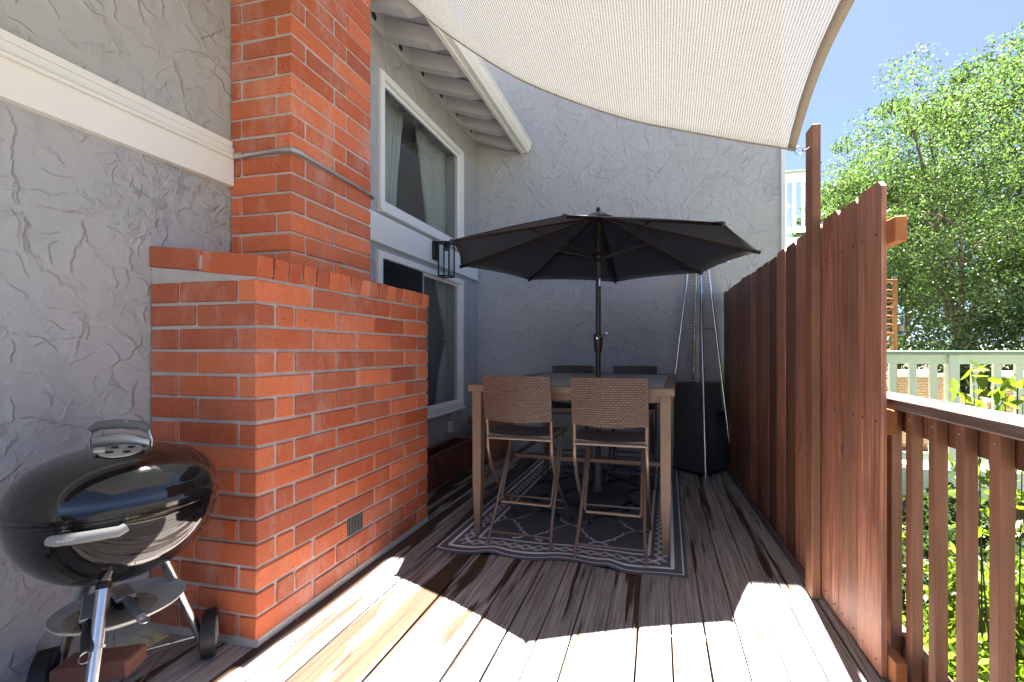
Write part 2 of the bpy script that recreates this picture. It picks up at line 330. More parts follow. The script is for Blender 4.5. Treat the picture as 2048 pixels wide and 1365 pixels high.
# ------------------------------------------------------------------ mesh helpers
class MB:
    def __init__(s): s.v = []; s.f = []
    def add(s, v, f):
        k = len(s.v); s.v += [tuple(x) for x in v]; s.f += [tuple(i + k for i in q) for q in f]; return s
    def box(s, x0, x1, y0, y1, z0, z1):
        return s.add([(x0, y0, z0), (x1, y0, z0), (x1, y1, z0), (x0, y1, z0), (x0, y0, z1), (x1, y0, z1), (x1, y1, z1), (x0, y1, z1)],
              [(0, 3, 2, 1), (4, 5, 6, 7), (0, 1, 5, 4), (1, 2, 6, 5), (2, 3, 7, 6), (3, 0, 4, 7)])
    def bbox(s, x0, x1, y0, y1, z0, z1, b=.003):
        vs = []; idx = {}
        X, Y, Z = (x0, x1), (y0, y1), (z0, z1)
        for i in (0, 1):
            for j in (0, 1):
                for k in (0, 1):
                    sx, sy, sz = (b, -b)[i], (b, -b)[j], (b, -b)[k]
                    idx[i, j, k, 0] = len(vs); vs.append((X[i], Y[j] + sy, Z[k] + sz))
                    idx[i, j, k, 1] = len(vs); vs.append((X[i] + sx, Y[j], Z[k] + sz))
                    idx[i, j, k, 2] = len(vs); vs.append((X[i] + sx, Y[j] + sy, Z[k]))
        f = []
        for i in (0, 1): f.append([idx[i, 0, 0, 0], idx[i, 1, 0, 0], idx[i, 1, 1, 0], idx[i, 0, 1, 0]][::1 if i else -1])
        for j in (0, 1): f.append([idx[0, j, 0, 1], idx[1, j, 0, 1], idx[1, j, 1, 1], idx[0, j, 1, 1]][::-1 if j else 1])
        for k in (0, 1): f.append([idx[0, 0, k, 2], idx[1, 0, k, 2], idx[1, 1, k, 2], idx[0, 1, k, 2]][::1 if k else -1])
        for i in (0, 1):
            for j in (0, 1):
                q = [idx[i, j, 0, 0], idx[i, j, 1, 0], idx[i, j, 1, 1], idx[i, j, 0, 1]]; f.append(q[::1 if (i ^ j) else -1])
        for i in (0, 1):
            for k in (0, 1):
                q = [idx[i, 0, k, 0], idx[i, 1, k, 0], idx[i, 1, k, 2], idx[i, 0, k, 2]]; f.append(q[::1 if not (i ^ k) else -1])
        for j in (0, 1):
            for k in (0, 1):
                q = [idx[0, j, k, 1], idx[1, j, k, 1], idx[1, j, k, 2], idx[0, j, k, 2]]; f.append(q[::-1 if not (j ^ k) else 1])
        for i in (0, 1):
            for j in (0, 1):
                for k in (0, 1):
                    q = [idx[i, j, k, 0], idx[i, j, k, 1], idx[i, j, k, 2]]; f.append(q[::-1 if not ((i + j + k) % 2) else 1])
        return s.add(vs, f)
    def prism(s, poly, a0, a1, axis='Y'):
        n = len(poly); mk = {'Y': lambda p, a: (p[0], a, p[1]), 'X': lambda p, a: (a, p[0], p[1]), 'Z': lambda p, a: (p[0], p[1], a)}[axis]
        vs = [mk(p, a0) for p in poly] + [mk(p, a1) for p in poly]
        return s.add(vs, [tuple(range(n)), tuple(range(2 * n - 1, n - 1, -1))] + [(i, i + n, (i + 1) % n + n, (i + 1) % n) for i in range(n)])
    def tube(s, pts, r, n=8, cap=True):
        pts = [Vector(p) for p in pts]; R = r if isinstance(r, (list, tuple)) else [r] * len(pts)
        up = None; rings = []
        for i, p in enumerate(pts):
            d = (pts[min(i + 1, len(pts) - 1)] - pts[max(i - 1, 0)]).normalized()
            if up is None: up = d.orthogonal().normalized()
            up = (up - d * up.dot(d)); up = up.normalized() if up.length > 1e-6 else d.orthogonal().normalized()
            sd = d.cross(up)
            rings.append([p + (up * math.cos(2 * PI * k / n) + sd * math.sin(2 * PI * k / n)) * R[i] for k in range(n)])
        vs = [q for g in rings for q in g]; f = []
        for i in range(len(pts) - 1):
            for k in range(n): f.append((i * n + k, i * n + (k + 1) % n, (i + 1) * n + (k + 1) % n, (i + 1) * n + k))
        if cap: f += [tuple(range(n - 1, -1, -1)), tuple(range((len(pts) - 1) * n, len(pts) * n))]
        return s.add(vs, f)
    def bar(s, p0, p1, w, h, up=(0, 0, 1)):
        p0, p1 = Vector(p0), Vector(p1); d = (p1 - p0).normalized(); u = Vector(up); u = (u - d * u.dot(d)).normalized(); sd = d.cross(u)
        vs = [p + sd * (a * w / 2) + u * (b * h / 2) for p in (p0, p1) for a, b in ((-1, -1), (1, -1), (1, 1), (-1, 1))]
        return s.add(vs, [(0, 1, 2, 3), (7, 6, 5, 4), (0, 4, 5, 1), (1, 5, 6, 2), (2, 6, 7, 3), (3, 7, 4, 0)])
    def lathe(s, prof, n=48, c=(0, 0, 0)):
        vs = []; f = []; m = len(prof)
        for k in range(n):
            a = 2 * PI * k / n
            for r, z in prof: vs.append((c[0] + r * math.cos(a), c[1] + r * math.sin(a), c[2] + z))
        for k in range(n):
            for i in range(m - 1): f.append((k * m + i, ((k + 1) % n) * m + i, ((k + 1) % n) * m + i + 1, k * m + i + 1))
        return s.add(vs, f)
    def grid(s, rows):
        n = len(rows[0]); vs = [p for r in rows for p in r]
        return s.add(vs, [(i * n + j, i * n + j + 1, (i + 1) * n + j + 1, (i + 1) * n + j) for i in range(len(rows) - 1) for j in range(n - 1)])

def wpos(o):
    v = Vector((0, 0, 0))
    while o: v += o.location; o = o.parent
    return v
def mesh_of(mb, mat, smooth=False, name='mesh'):
    me = bpy.data.meshes.new(name); me.from_pydata(mb.v, [], mb.f); me.materials.append(mat)
    if smooth:
        me.polygons.foreach_set('use_smooth', [True] * len(me.polygons))
        me.set_sharp_from_angle(angle=math.radians(42))
    me.update(); return me
def link(name, me, parent=None, loc=(0, 0, 0)):
    o = bpy.data.objects.new(name, me); COL.objects.link(o); o.parent = parent; o.location = loc; return o
def part(name, mb, mat, parent=None, smooth=False, world=False, origin=None):
    """world=True: vertices are in world space, moved into the parent's (unrotated) space"""
    off = wpos(parent) if (world and parent) else Vector((0, 0, 0))
    if origin is not None:
        og = Vector(origin); mb2 = MB(); mb2.v = [(x - og.x, y - og.y, z - og.z) for x, y, z in mb.v]; mb2.f = mb.f
        return link(name, mesh_of(mb2, mat, smooth, name), parent, og - off)
    if off.length: 
        m2 = MB(); m2.v = [(x - off.x, y - off.y, z - off.z) for x, y, z in mb.v]; m2.f = mb.f; mb = m2
    return link(name, mesh_of(mb, mat, smooth, name), parent)
def tag(o, label, cat, group=None):
    o['label'] = label; o['category'] = cat
    if group: o['group'] = group
    return o
def thing(name, label, cat, loc=(0, 0, 0), rotz=0.0, group=None):
    o = bpy.data.objects.new(name, None); COL.objects.link(o); o.location = loc; o.rotation_euler = (0, 0, rotz); o.empty_display_size = .1
    return tag(o, label, cat, group)
def struct(o): o['kind'] = 'structure'; return o
def dup(o, parent=None):
    c = o.copy(); COL.objects.link(c); c.parent = parent
    for ch in list(o.children): dup(ch, c)
    return c
def bezier(p0, p1, p2, n=8):
    p0, p1, p2 = Vector(p0), Vector(p1), Vector(p2)
    return [p0 * (1 - t) ** 2 + p1 * 2 * t * (1 - t) + p2 * t * t for t in [i / n for i in range(n + 1)]]

# ------------------------------------------------------------------ setting: terrain
XW, YB = -2.055, 4.85          # house wall plane, far wall plane
mb = MB(); rows = []
for y in [-400, -100, -30, -8, 0, 4, 8, 14, 20, 40, 100, 400, 1500]:
    rows.append([(x, y, -2.3 + (0.0 if y < 12 else min(6.0, (y - 12) * .03))) for x in [-1500, -300, -60, -12, -3, 3, 8, 14, 25, 60, 300, 1500]])
mb.grid(rows)
t = NT('earth_and_litter'); p_ = t.pos(); t.base(t.mix(t.noise(p_, 3, 8, .7), (.045, .05, .02), (.13, .11, .065))); t.p(Roughness=.95); t.bump(t.noise(p_, 20, 6), .8, .03)
struct(part('ground', mb, t.m))

# ------------------------------------------------------------------ deck
deck = bpy.data.objects.new('deck', None); COL.objects.link(deck); struct(deck)
PITCH, X0D = .1323, .051
deck_y0, deck_y1 = -4.6, YB - .012
plank_mesh = mesh_of(MB().bbox(-.0628, .0628, 0, deck_y1 - deck_y0, -.03, 0, .0022), M['deck'], name='plank')
k = -16
while True:
    xc = X0D + PITCH * (k + .5)
    if xc > .90: break
    if xc - .0636 > XW - .005:
        o = link('plank', plank_mesh, deck, (xc, deck_y0, -rnd.random() * .0016)); o.rotation_euler[2] = rnd.uniform(-.0006, .0006)
    k += 1
part('joist', MB().box(-2.05, .90, -4.6, -4.56, -.2, -.035), M['post'], deck)
for jy in (-3.6, -2.6, -.8, .1, 1.0, 1.9, 2.8, 3.7, 4.6): part('joist', MB().box(-2.05, .88, jy, jy + .04, -.2, -.035), M['post'], deck)
part('rim_board', MB().box(.905, .94, -4.6, YB - .02, -.22, -.012), M['post'], deck)
# nail heads in pairs across the boards
mb = MB()
for jy in (1.02, 1.62, 1.92, 2.82, 3.72):
    for kk in range(-15, 6):
        for e in (.03, .1):
            x = X0D + PITCH * kk + e + rnd.uniform(-.006, .006); y = jy + rnd.uniform(-.012, .012)
            if x < XW: continue
            mb.lathe([(0.0001, .0012), (.0032, .0010), (.0036, -.002)], 8, (x, y, 0))
nh = part('nail_head', mb, M['conduit'], deck); nh['kind'] = 'stuff'

# ------------------------------------------------------------------ house
house = thing('stucco_house', 'grey stucco house on the left with red brick chimney and white trim', 'house', (XW, 0, 0))
def wall_holes(mb, x0, x1, ys, zs, holes):
    def hole(yc, zc): return any(a < yc < b and c < zc < d for a, b, c, d in holes)
    ys = sorted(set(ys + [h[0] for h in holes] + [h[1] for h in holes])); zs = sorted(set(zs + [h[2] for h in holes] + [h[3] for h in holes]))
    for i in range(len(ys) - 1):
        for j in range(len(zs) - 1):
            if hole((ys[i] + ys[i + 1]) / 2, (zs[j] + zs[j + 1]) / 2): continue
            for x, rev in ((x1, 0), (x0, 1)):
                q = [(x, ys[i], zs[j]), (x, ys[i + 1], zs[j]), (x, ys[i + 1], zs[j + 1]), (x, ys[i], zs[j + 1])]
                mb.add(q[::-1] if rev else q, [(0, 1, 2, 3)])
    for a, b, c, d in holes:
        mb.add([(x0, a, c), (x1, a, c), (x1, b, c), (x0, b, c)], [(0, 1, 2, 3)]); mb.add([(x0, a, d), (x1, a, d), (x1, b, d), (x0, b, d)], [(3, 2, 1, 0)])
        mb.add([(x0, a, c), (x1, a, c), (x1, a, d), (x0, a, d)], [(3, 2, 1, 0)]); mb.add([(x0, b, c), (x1, b, c), (x1, b, d), (x0, b, d)], [(0, 1, 2, 3)])
WU = (2.985, 4.395, 2.25, 3.245); WL = (2.96, 4.395, .585, 1.88)
mb = MB(); wall_holes(mb, XW - .16, XW, [-5.0, YB], [-2.2, 3.72], [WU, WL]); part('wall', mb, M['stucco'], house, world=True)
part('room_interior', MB().add([(-5.5, 1.0, -.1), (XW - .162, 1.0, -.1), (XW - .162, YB, -.1), (-5.5, YB, -.1), (-5.5, 1.0, 3.66), (XW - .162, 1.0, 3.66), (XW - .162, YB, 3.66), (-5.5, YB, 3.66)],
     [(0, 1, 2, 3), (4, 5, 6, 7), (0, 4, 7, 3), (0, 1, 5, 4), (3, 2, 6, 7)]), M['room'], house, world=True)
# white band boards
for a, b in ((-5.0, 1.78), (2.385, 4.79)):
    part('trim_board', MB().prism([(XW, 1.952), (XW + .028, 1.955), (XW + .028, 2.135), (XW + .020, 2.142), (XW + .020, 2.172), (XW, 2.178)], a, b), M['white'], house, world=True)
# conduit
cz = 2.062; part('conduit', MB().tube([(XW + .036, -5, cz), (XW + .036, 1.772, cz + .03)], .010, 10), M['white'], house, True, True)
SX1, SY1, SY2 = -1.698, 1.784, 2.381
cc = .013
part('conduit', MB().tube([(XW + .036, 1.772, cz + .03), (XW + .06, SY1 - cc, 2.094), (SX1 - .03, SY1 - cc, 2.10), (SX1 + cc * .7, SY1 - cc * .7, 2.10), (SX1 + cc, SY1 + .03, 2.10), (SX1 + cc, SY2 - .01, 2.085), (SX1 + .005, SY2 + .02, 2.082), (XW + .10, SY2 + .02, 2.08)], .0105, 10), M['conduit'], house, True, True)
for pth in ([(XW + .045, SY1 - cc, 2.094), (XW + .095, SY1 - cc, 2.095)], [(SX1 - .05, SY1 - cc, 2.10), (SX1 + cc * .7, SY1 - cc * .75, 2.10), (SX1 + cc, SY1 + .05, 2.10)], [(SX1 + cc, SY2 - .05, 2.087), (SX1 + cc, SY2 - .005, 2.085)]):
    part('conduit_fitting', MB().tube(pth, .0145, 10), M['conduit'], house, True, True)
part('outlet_box', MB().bbox(XW, XW + .03, 4.09, 4.17, .33, .44, .006), M['soffit'], house, world=True)

# eave
eave = bpy.data.objects.new('eave', None); COL.objects.link(eave); eave.parent = house
EX = -1.50
RAFT = [4.745 - .341 * i for i in range(7)]
sl_ = (3.405 - 3.545) / (-1.62 - XW)
def rz(x): return 3.545 + (x - XW) * sl_
for y in RAFT:
    part('rafter', MB().prism([(XW + .001, rz(XW)), (-1.66, rz(-1.66)), (-1.545, rz(-1.545) + .035), (EX - .022, rz(EX) + .06), (EX - .022, rz(EX) + .13), (XW + .001, rz(XW) + .14)], y - .042, y + .042), M['soffit'], eave, world=True)
for i in range(len(RAFT)):
    y1 = RAFT[i] - .043; y0 = (RAFT[i + 1] + .043) if i + 1 < len(RAFT) else 2.40
    if y1 - y0 < .05: continue
    ym = (y0 + y1) / 2; b = part('blocking', MB().box(XW + .002, XW + .034, y0, y1, rz(XW) - .004, rz(XW) + .128), M['soffit'], eave, world=True)
    part('vent_hole', MB().lathe([(.0001, .001), (.027, .001), (.029, 0)], 20), M['blackmetal'], b).matrix_local = Matrix.Translation(Vector((XW + .0345, ym, rz(XW) + .042)) - wpos(b)) @ Matrix.Rotation(PI / 2, 4, 'Y')
part('roof_sheathing', MB().prism([(XW - 1.2, rz(XW - 1.2) + .142), (EX + .01, rz(EX + .01) + .142), (EX + .01, rz(EX) + .165), (XW - 1.2, rz(XW - 1.2) + .165)], 2.39, YB - .01), M['ply'], eave, world=True)
part('roof_shingles', MB().prism([(XW - 4.5, rz(XW - 4.5) + .168), (EX + .07, rz(EX + .07) + .166), (EX + .07, rz(EX + .07) + .19), (XW - 4.5, rz(XW - 4.5) + .22)], -5.0, YB - .005), M['roof'], eave, world=True)
part('fascia', MB().prism([(EX - .02, 3.372), (EX + .012, 3.372), (EX + .012, 3.50), (EX - .02, 3.51)], 2.39, YB - .012), M['white'], eave, world=True)
part('gutter', MB().prism([(EX + .014, 3.385), (EX + .060, 3.385), (EX + .092, 3.425), (EX + .100, 3.47), (EX + .112, 3.475), (EX + .112, 3.492), (EX + .014, 3.496)], 2.38, YB - .016), M['white'], eave, world=True)

# windows
def window(yz, slider):
    a, b, c, d = yz; root = bpy.data.objects.new('window', None); COL.objects.link(root); root.parent = house
    x1 = XW + .030
    def fr(y0, y1, z0, z1, xa=XW - .06, xb=x1): part('frame', MB().bbox(xa, xb, y0, y1, z0, z1, .005), M['vinyl'], root, world=True)
    F = .055
    fr(a - .025, a + F - .025, c - .025, d + .025); fr(b - F + .025, b + .025, c - .025, d + .025)
    fr(a + F - .025, b - F + .025, d - F + .025, d + .025, xb=x1 - .002); fr(a + F - .025, b - F + .025, c - .025, c + F - .025, xb=x1 - .002)
    part('sill', MB().bbox(XW - .02, XW + .045, a - .03, b + .03, c - .055, c - .026, .006), M['vinyl'], root, world=True)
    ia, ib, ic, id_ = a + F - .03, b - F + .03, c + F - .03, d - F + .03
    S = .030
    def sash(y0, y1, x):
        for q in ((y0, y0 + S, ic, id_), (y1 - S, y1, ic, id_), (y0 + S, y1 - S, ic, ic + S), (y0 + S, y1 - S, id_ - S, id_)):
            part('sash', MB().bbox(x - .022, x, q[0], q[1], q[2], q[3], .003), M['vinyl'], root, world=True)
        part('glass_pane', MB().box(x - .014, x - .009, y0 + S - .004, y1 - S + .004, ic + S - .004, id_ - S + .004), M['glass'], root, world=True)
    if slider:
        m = (ia + ib) / 2 - .05
        sash(m - .02, ib, XW - .004); sash(ia, m + .02, XW - .032)
        part('insect_screen', MB().box(XW + .004, XW + .006, ia + .008, m - .02, ic + .008, id_ - .008), M['screen'], root, world=True)
    else: sash(ia, ib, XW - .004)
window(WU, False); window(WL, True)
def curtain(label, x, prof, folds, amp):
    """prof: list of (z, y_left, y_right) from top to bottom"""
    rows = []; n = 64; zs = np.linspace(prof[0][0], prof[-1][0], 30)
    P = np.array(prof)[::-1]
    for z in zs:
        a = np.interp(z, P[:, 0], P[:, 1]); b = np.interp(z, P[:, 0], P[:, 2])
        rows.append([(x + amp * math.sin(2 * PI * folds * i / n + .5 * math.sin(z * 5)) + .3 * amp * math.sin(9.7 * i / n * folds / 2), a + (b - a) * i / n, z) for i in range(n + 1)])
    o = part('curtain', MB().grid(rows), M['curtain'], None, True)
    m = o.modifiers.new('thickness', 'SOLIDIFY'); m.thickness = .003
    return tag(o, label, 'curtain')
curtain('narrow pale sheer curtain at the chimney side of the upper window', -2.245, [(3.32, 3.33, 3.62), (2.8, 3.31, 3.53), (2.2, 3.28, 3.45)], 6, .018)
curtain('wide pale sheer curtain at the far side of the upper window', -2.245, [(3.32, 3.80, 4.78), (2.8, 3.90, 4.79), (2.2, 4.06, 4.80)], 13, .020)
curtain('pale sheer curtain tied at its middle behind the lower window', -2.245, [(1.95, 4.16, 4.70), (1.7, 4.22, 4.66), (1.30, 4.42, 4.58), (1.26, 4.42, 4.58), (1.0, 4.30, 4.60), (.5, 4.16, 4.64)], 9, .020)
tag(part('curtain_tieback', MB().bbox(-2.28, -2.216, 4.405, 4.595, 1.266, 1.294, .006), M['soffit']), 'grey tieback band round the curtain in the lower window', 'tieback')

# chimney: base with sloped shoulder, then the stack
HC, BL, BW, J = .0942, .294, .0925, .0122
BX, BY0, BY1 = -1.521, 1.430, 2.744
bm_ = {}
def brick(parent, x0, x1, y0, y1, z0, z1, name='brick'):
    key = tuple(round(v, 2) for v in (x1 - x0, y1 - y0, z1 - z0)) + (rnd.randrange(4),)
    dx, dy, dz = x1 - x0, y1 - y0, z1 - z0
    if key not in bm_:
        m = MB().bbox(-.5, .5, -.5, .5, -.5, .5, .02); 
        m2 = MB().bbox(-key[0] / 2, key[0] / 2, -key[1] / 2, key[1] / 2, -key[2] / 2, key[2] / 2, .0028 + .0012 * key[3])
        r2 = random.Random(hash(key)); m2.v = [tuple(c + r2.uniform(-.0019, .0019) for c in v) for v in m2.v]
        bm_[key] = mesh_of(m2, M['brick'], name='brick')
    c = Vector(((x0 + x1) / 2, (y0 + y1) / 2, (z0 + z1) / 2)) - wpos(parent)
    o = link(name, bm_[key], parent, c + Vector([rnd.uniform(-.0012, .0012) for _ in range(3)]))
    o.scale = (dx / key[0], dy / key[1], dz / key[2]); o.rotation_euler = (rnd.uniform(-.004, .004), rnd.uniform(-.004, .004), rnd.uniform(-.003, .003)); return o
base = bpy.data.objects.new('chimney_base', None); COL.objects.link(base); base.parent = house
stack = bpy.data.objects.new('chimney_stack', None); COL.objects.link(stack); stack.parent = house
def zj(j): return 1.15 - (j - 3) * HC
R_ = .0080
part('mortar_core', MB().add(*(lambda x0, x1, y0, y1, zb, za, zc_: ([(x0, y0, zb), (x1, y0, zb), (x1, y1, zb), (x0, y1, zb), (x0, y0, za), (x1, y0, zc_), (x1, y1, zc_), (x0, y1, za)], [(0, 3, 2, 1), (4, 5, 6, 7), (0, 1, 5, 4), (1, 2, 6, 5), (2, 3, 7, 6), (3, 0, 4, 7)]))(XW + .002, BX - R_, BY0 + R_, BY1 - R_, -.02, 1.497, 1.441)), M['mortar'], base, world=True)
part('mortar_skirt', MB().prism([(BY0 - .004, .0), (BY1 + .004, .0), (BY1 - R_ + .001, .032), (BY0 + R_ - .001, .032)], XW + .004, BX + .004, 'X'), M['mortar'], base, world=True)
VENT = (1.955, 2.068)
for j in range(1, 16):
    z1 = zj(j - 1) - J / 2; z0 = zj(j) + J / 2
    if j == 15: z0 = max(z0, .014)
    if j % 2:     # stretchers from the corner along the side; header width on the front
        cuts = [BY0]; y = BY0 + BL
        while y < BY1 - .05: cuts.append(y); y += BL
        cuts.append(BY1)
        f = [BX - BW, BX - BW - BL, XW]
    else:
        cuts = [BY0, BY0 + BW, BY0 + BW * 2.05]; y = BY0 + 1.5 * BL
        while y < BY1 - .04: cuts.append(y); y += BL
        cuts = [c for i, c in enumerate(cuts)] + [BY1]
        f = [BX - BL, XW]
    for i in range(len(cuts) - 1):
        a = cuts[i] + (J / 2 if i else 0); b = cuts[i + 1] - (J / 2 if i < len(cuts) - 2 else 0)
        xin = BX - BW + J / 2 if (i or j % 2) else BX - BL + J / 2
        if j == 13 and a < VENT[0] + .05 < b:
            segs = [(a, VENT[0] - .006), (VENT[1] + .006, b)]
        elif j == 13 and a < VENT[1] - .01 < b: segs = [(VENT[1] + .006, b)]
        else: segs = [(a, b)]
        for (a2, b2) in segs:
            if b2 - a2 > .02: brick(base, xin, BX, a2, b2, z0, z1)
    xs = [f[0]] + f[1:]
    for i in range(len(xs) - 1):
        lo = xs[i + 1] + (J / 2 if i + 1 < len(xs) - 1 else .003); hi = xs[i] - J / 2
        brick(base, lo, hi, BY0, BY0 + BW - J, z0, z1)
# vent grille
vz0, vz1 = zj(13) + .006, zj(12) - .004
vg = part('vent_grille', MB().box(BX - .05, BX - .0045, VENT[0], VENT[1], vz0, vz1), M['blackmetal'], base, world=True)
mb = MB()
for i in range(10): y = VENT[0] + .004 + i * (VENT[1] - VENT[0] - .008) / 9; mb.box(BX - .004, BX - .002, y - .0011, y + .0011, vz0, vz1)
for i in range(8): z = vz0 + .004 + i * (vz1 - vz0 - .008) / 7; mb.box(BX - .0017, BX - .0002, VENT[0], VENT[1], z - .0011, z + .0011)
part('grille_wire', mb, M['aluminium'], vg, world=True)
# sloping rowlock cap
SL = math.atan(.056 / .534); NR = 17
cap_mesh = mesh_of(MB().bbox(-.139, .139, -.0338, .0338, -.0425, .0425, .004), M['brick'], name='cap_brick')
for r in range(NR):
    y = BY0 - .006 + (r + .5) * (BY1 - BY0 + .010) / NR
    for q in range(2):
        x = BX + .008 - .139 - q * .2875
        if q == 1 and SY1 - .02 < y < SY2 + .02: continue
        z = 1.527 - .0425 + .056 / .534 * (BX - x) - .001
        o = link('cap_brick', cap_mesh, base, Vector((x, y, z)) - wpos(base))
        o.rotation_euler = (rnd.uniform(-.02, .02), SL + rnd.uniform(-.006, .006), rnd.uniform(-.01, .01)); o.location += Vector((rnd.uniform(-.003, .003), 0, rnd.uniform(-.003, .002)))
part('mortar_bed', MB().prism([(XW + .004, 1.505), (BX - .004, 1.449), (BX - .004, 1.505), (XW + .004, 1.562)], BY0 + .003, BY1 - .004), M['mortar'], base, world=True)
# stack
part('mortar_core', MB().box(XW + .002, SX1 - R_, SY1 + R_, SY2 - R_, 1.40, 4.42), M['mortar'], stack, world=True)
for j in range(-30, 1):
    z1 = zj(j - 1) - J / 2 + .0; z0 = zj(j) + J / 2
    if z0 > 4.4: continue
    if j % 2: side = [SY1, SY1 + BL, SY2]; f = [SX1 - BW, XW]
    else: side = [SY1, SY1 + BW, SY1 + BW + BL, SY2]; f = [SX1 - BL, XW]
    for i in range(len(side) - 1):
        a = side[i] + (J / 2 if i else 0); b = side[i + 1] - (J / 2 if i < len(side) - 2 else 0)
        xin = SX1 - BW + J / 2 if (i or j % 2) else SX1 - BL + J / 2
        brick(stack, xin, SX1, a, b, z0, z1)
    brick(stack, f[1] + .003, f[0] - J / 2, SY1, SY1 + BW - J, z0, z1)
part('chimney_crown', MB().bbox(XW - .05, SX1 + .03, SY1 - .03, SY2 + .03, 4.42, 4.50, .01), M['mortar'], stack, world=True)
# ------------------------------------------------------------------ far building
far = thing('stucco_building', 'tall blue-grey stucco building wall closing the far end of the deck', 'building', (0, YB, -2.2))
XR = 1.217
def ztop(x): return 8.32 - .26 * x
part('wall', MB().prism([(-2.215, -2.2), (XR, -2.2), (XR, ztop(XR)), (-2.215, ztop(-2.215))], YB, YB + 6), M['stucco2'], far, world=True)
part('corner_trim', MB().bbox(XR - .02, XR + .022, YB - .022, YB + .08, -2.2, 7.9, .004), M['white'], far, world=True)
part('roof', MB().prism([(-2.25, ztop(-2.25) + .003), (XR + .03, ztop(XR + .03) + .003), (XR + .03, ztop(XR) + .06), (-2.25, ztop(-2.25) + .06)], YB - .004, YB + 6.2), M['roof'], far, world=True)

# ------------------------------------------------------------------ fence
FA = math.atan2(.10, 3.05)
fence = thing('board_fence', 'red-brown dog-eared board privacy fence along the right of the deck', 'fence', (.753, 1.745, 0), FA)
FH, BWF = 1.745, .170
i = 0; y = 0.0
while y < 3.0:
    wd = BWF + rnd.uniform(-.004, .004); h = FH + rnd.uniform(-.008, .008); c = .022; gap = rnd.choice([.003, .004, .005, .008, .006])
    if y + wd > 3.085: wd = 3.085 - y
    poly = [(0, .022 + rnd.uniform(-.004, .004)), (wd, .022), (wd, h - c), (wd - c, h), (c, h), (0, h - c)]
    o = part('board', MB().prism(poly, 0, .017, 'X'), M['fence'], fence); o.location = (rnd.uniform(0, .003), y, 0); o.rotation_euler[0] = rnd.uniform(-.002, .002)
    y += wd + gap
for z, ys in ((.06, -.045), (.90, .012), (1.56, -.045)): part('stringer', MB().bbox(.021, .058, ys, 3.07, z - .043, z + .043, .003), M['cedar'], fence)
mb = MB()
for bi in range(18):
    for z in (.06, .90, 1.56):
        for e in (.035, .135): mb.lathe([(.0001, .0015), (.0035, .001), (.004, -.001)], 7, (0, 0, 0)); n_ = 7 * 3; mb.v[-n_:] = [(-vz - .0004, bi * .175 + e + vx, z + rnd.uniform(-.01, .01) * 0 + vy) for vx, vy, vz in mb.v[-n_:]]
nf = part('nail_head', mb, M['blackmetal'], fence); nf['kind'] = 'stuff'
part('post', MB().bbox(-.042, -.004, .52, .606, -.0, 2.20, .003), M['post'], fence)
part('kick_board', MB().bbox(-.03, -.004, .62, 3.06, .002, .03, .003), M['railcap'], fence)

# ------------------------------------------------------------------ railing
rail = thing('deck_railing', 'brown wooden deck railing with square balusters and weathered cap, right edge', 'railing', (.85, 0, 0))
part('cap_rail', MB().bbox(.80, .915, -4.6, 2.12, .945, .985, .006), M['railcap'], rail, world=True)
part('top_rail', MB().bbox(.868, .904, -4.6, 2.10, .855, .943, .003), M['rail'], rail, world=True)
part('bottom_rail', MB().bbox(.868, .904, -4.6, 2.10, .03, .115, .003), M['rail'], rail, world=True)
bal = mesh_of(MB().bbox(-.018, .018, -.018, .018, .004, .943, .0025), M['rail'], name='baluster'); scr = mesh_of(MB().lathe([(.0001, .0015), (.004, .001), (.0046, -.001)], 8), M['conduit'], name='screw')
for k in range(-45, 3):
    y = 1.455 + .1315 * k
    if y > 1.75 and k == 3: continue
    o = link('baluster', bal, rail, (.849 - .85, y + .018, 0)); o.rotation_euler[2] = rnd.uniform(-.03, .03)
    sc_ = link('screw', scr, o, (-.0182, rnd.uniform(-.004, .004), .915)); sc_.rotation_euler = (0, -PI / 2, 0)
o = link('baluster', bal, rail, (.849 - .85, 1.868, 0))

# ------------------------------------------------------------------ shade sail
E1 = [(.628, 2.287, 2.093), (.599, 2.25, 2.088), (.416, 2.212, 2.116), (.195, 2.176, 2.163), (-.104, 2.139, 2.234), (-.304, 2.102, 2.3), (-.472, 2.067, 2.365), (-.617, 2.031, 2.422), (-.75, 1.996, 2.497), (-.871, 1.96, 2.572), (-1.067, 1.925, 2.715), (-1.153, 1.89, 2.805), (-1.38, 1.93, 3.0), (-1.67, 2.0, 3.30)]  # front and side edges unprojected from image pixels, then scaled about the camera
E2 = [(.628, 2.287, 2.093), (.61, 2.104, 2.146), (.6, 1.868, 2.221), (.6, 1.698, 2.254), (.608, 1.571, 2.258), (.65, 1.2, 2.40), (.70, .5, 2.56), (.76, -.3, 2.74), (.84, -1.2, 2.95)]
def resample(P, n):
    P = np.array(P, float); d = np.r_[0, np.cumsum(np.linalg.norm(np.diff(P, axis=0), axis=1))]; d /= d[-1]
    # smooth by cubic-ish averaging
    t_ = np.linspace(0, 1, n); Q = np.stack([np.interp(t_, d, P[:, i]) for i in range(3)], 1)
    for _ in range(6): Q[1:-1] = (Q[:-2] + 2 * Q[1:-1] + Q[2:]) / 4
    return Q
NU, NV = 61, 61
A = resample(E1, NU); B = resample(E2, NV)
c00, c10, c01 = A[0], A[-1], B[-1]; c11 = np.array([-1.95, -1.3, 3.78])
u = np.linspace(0, 1, NU)[:, None]; v = np.linspace(0, 1, NV)[:, None]
Cc = (1 - u) * c01 + u * c11 + np.sin(PI * u) * np.array([0, .16, -.10])        # rear edge
Dd = (1 - v) * c10 + v * c11 + np.sin(PI * v) * np.array([.16, 0, -.06])        # house edge
S = np.zeros((NU, NV, 3))
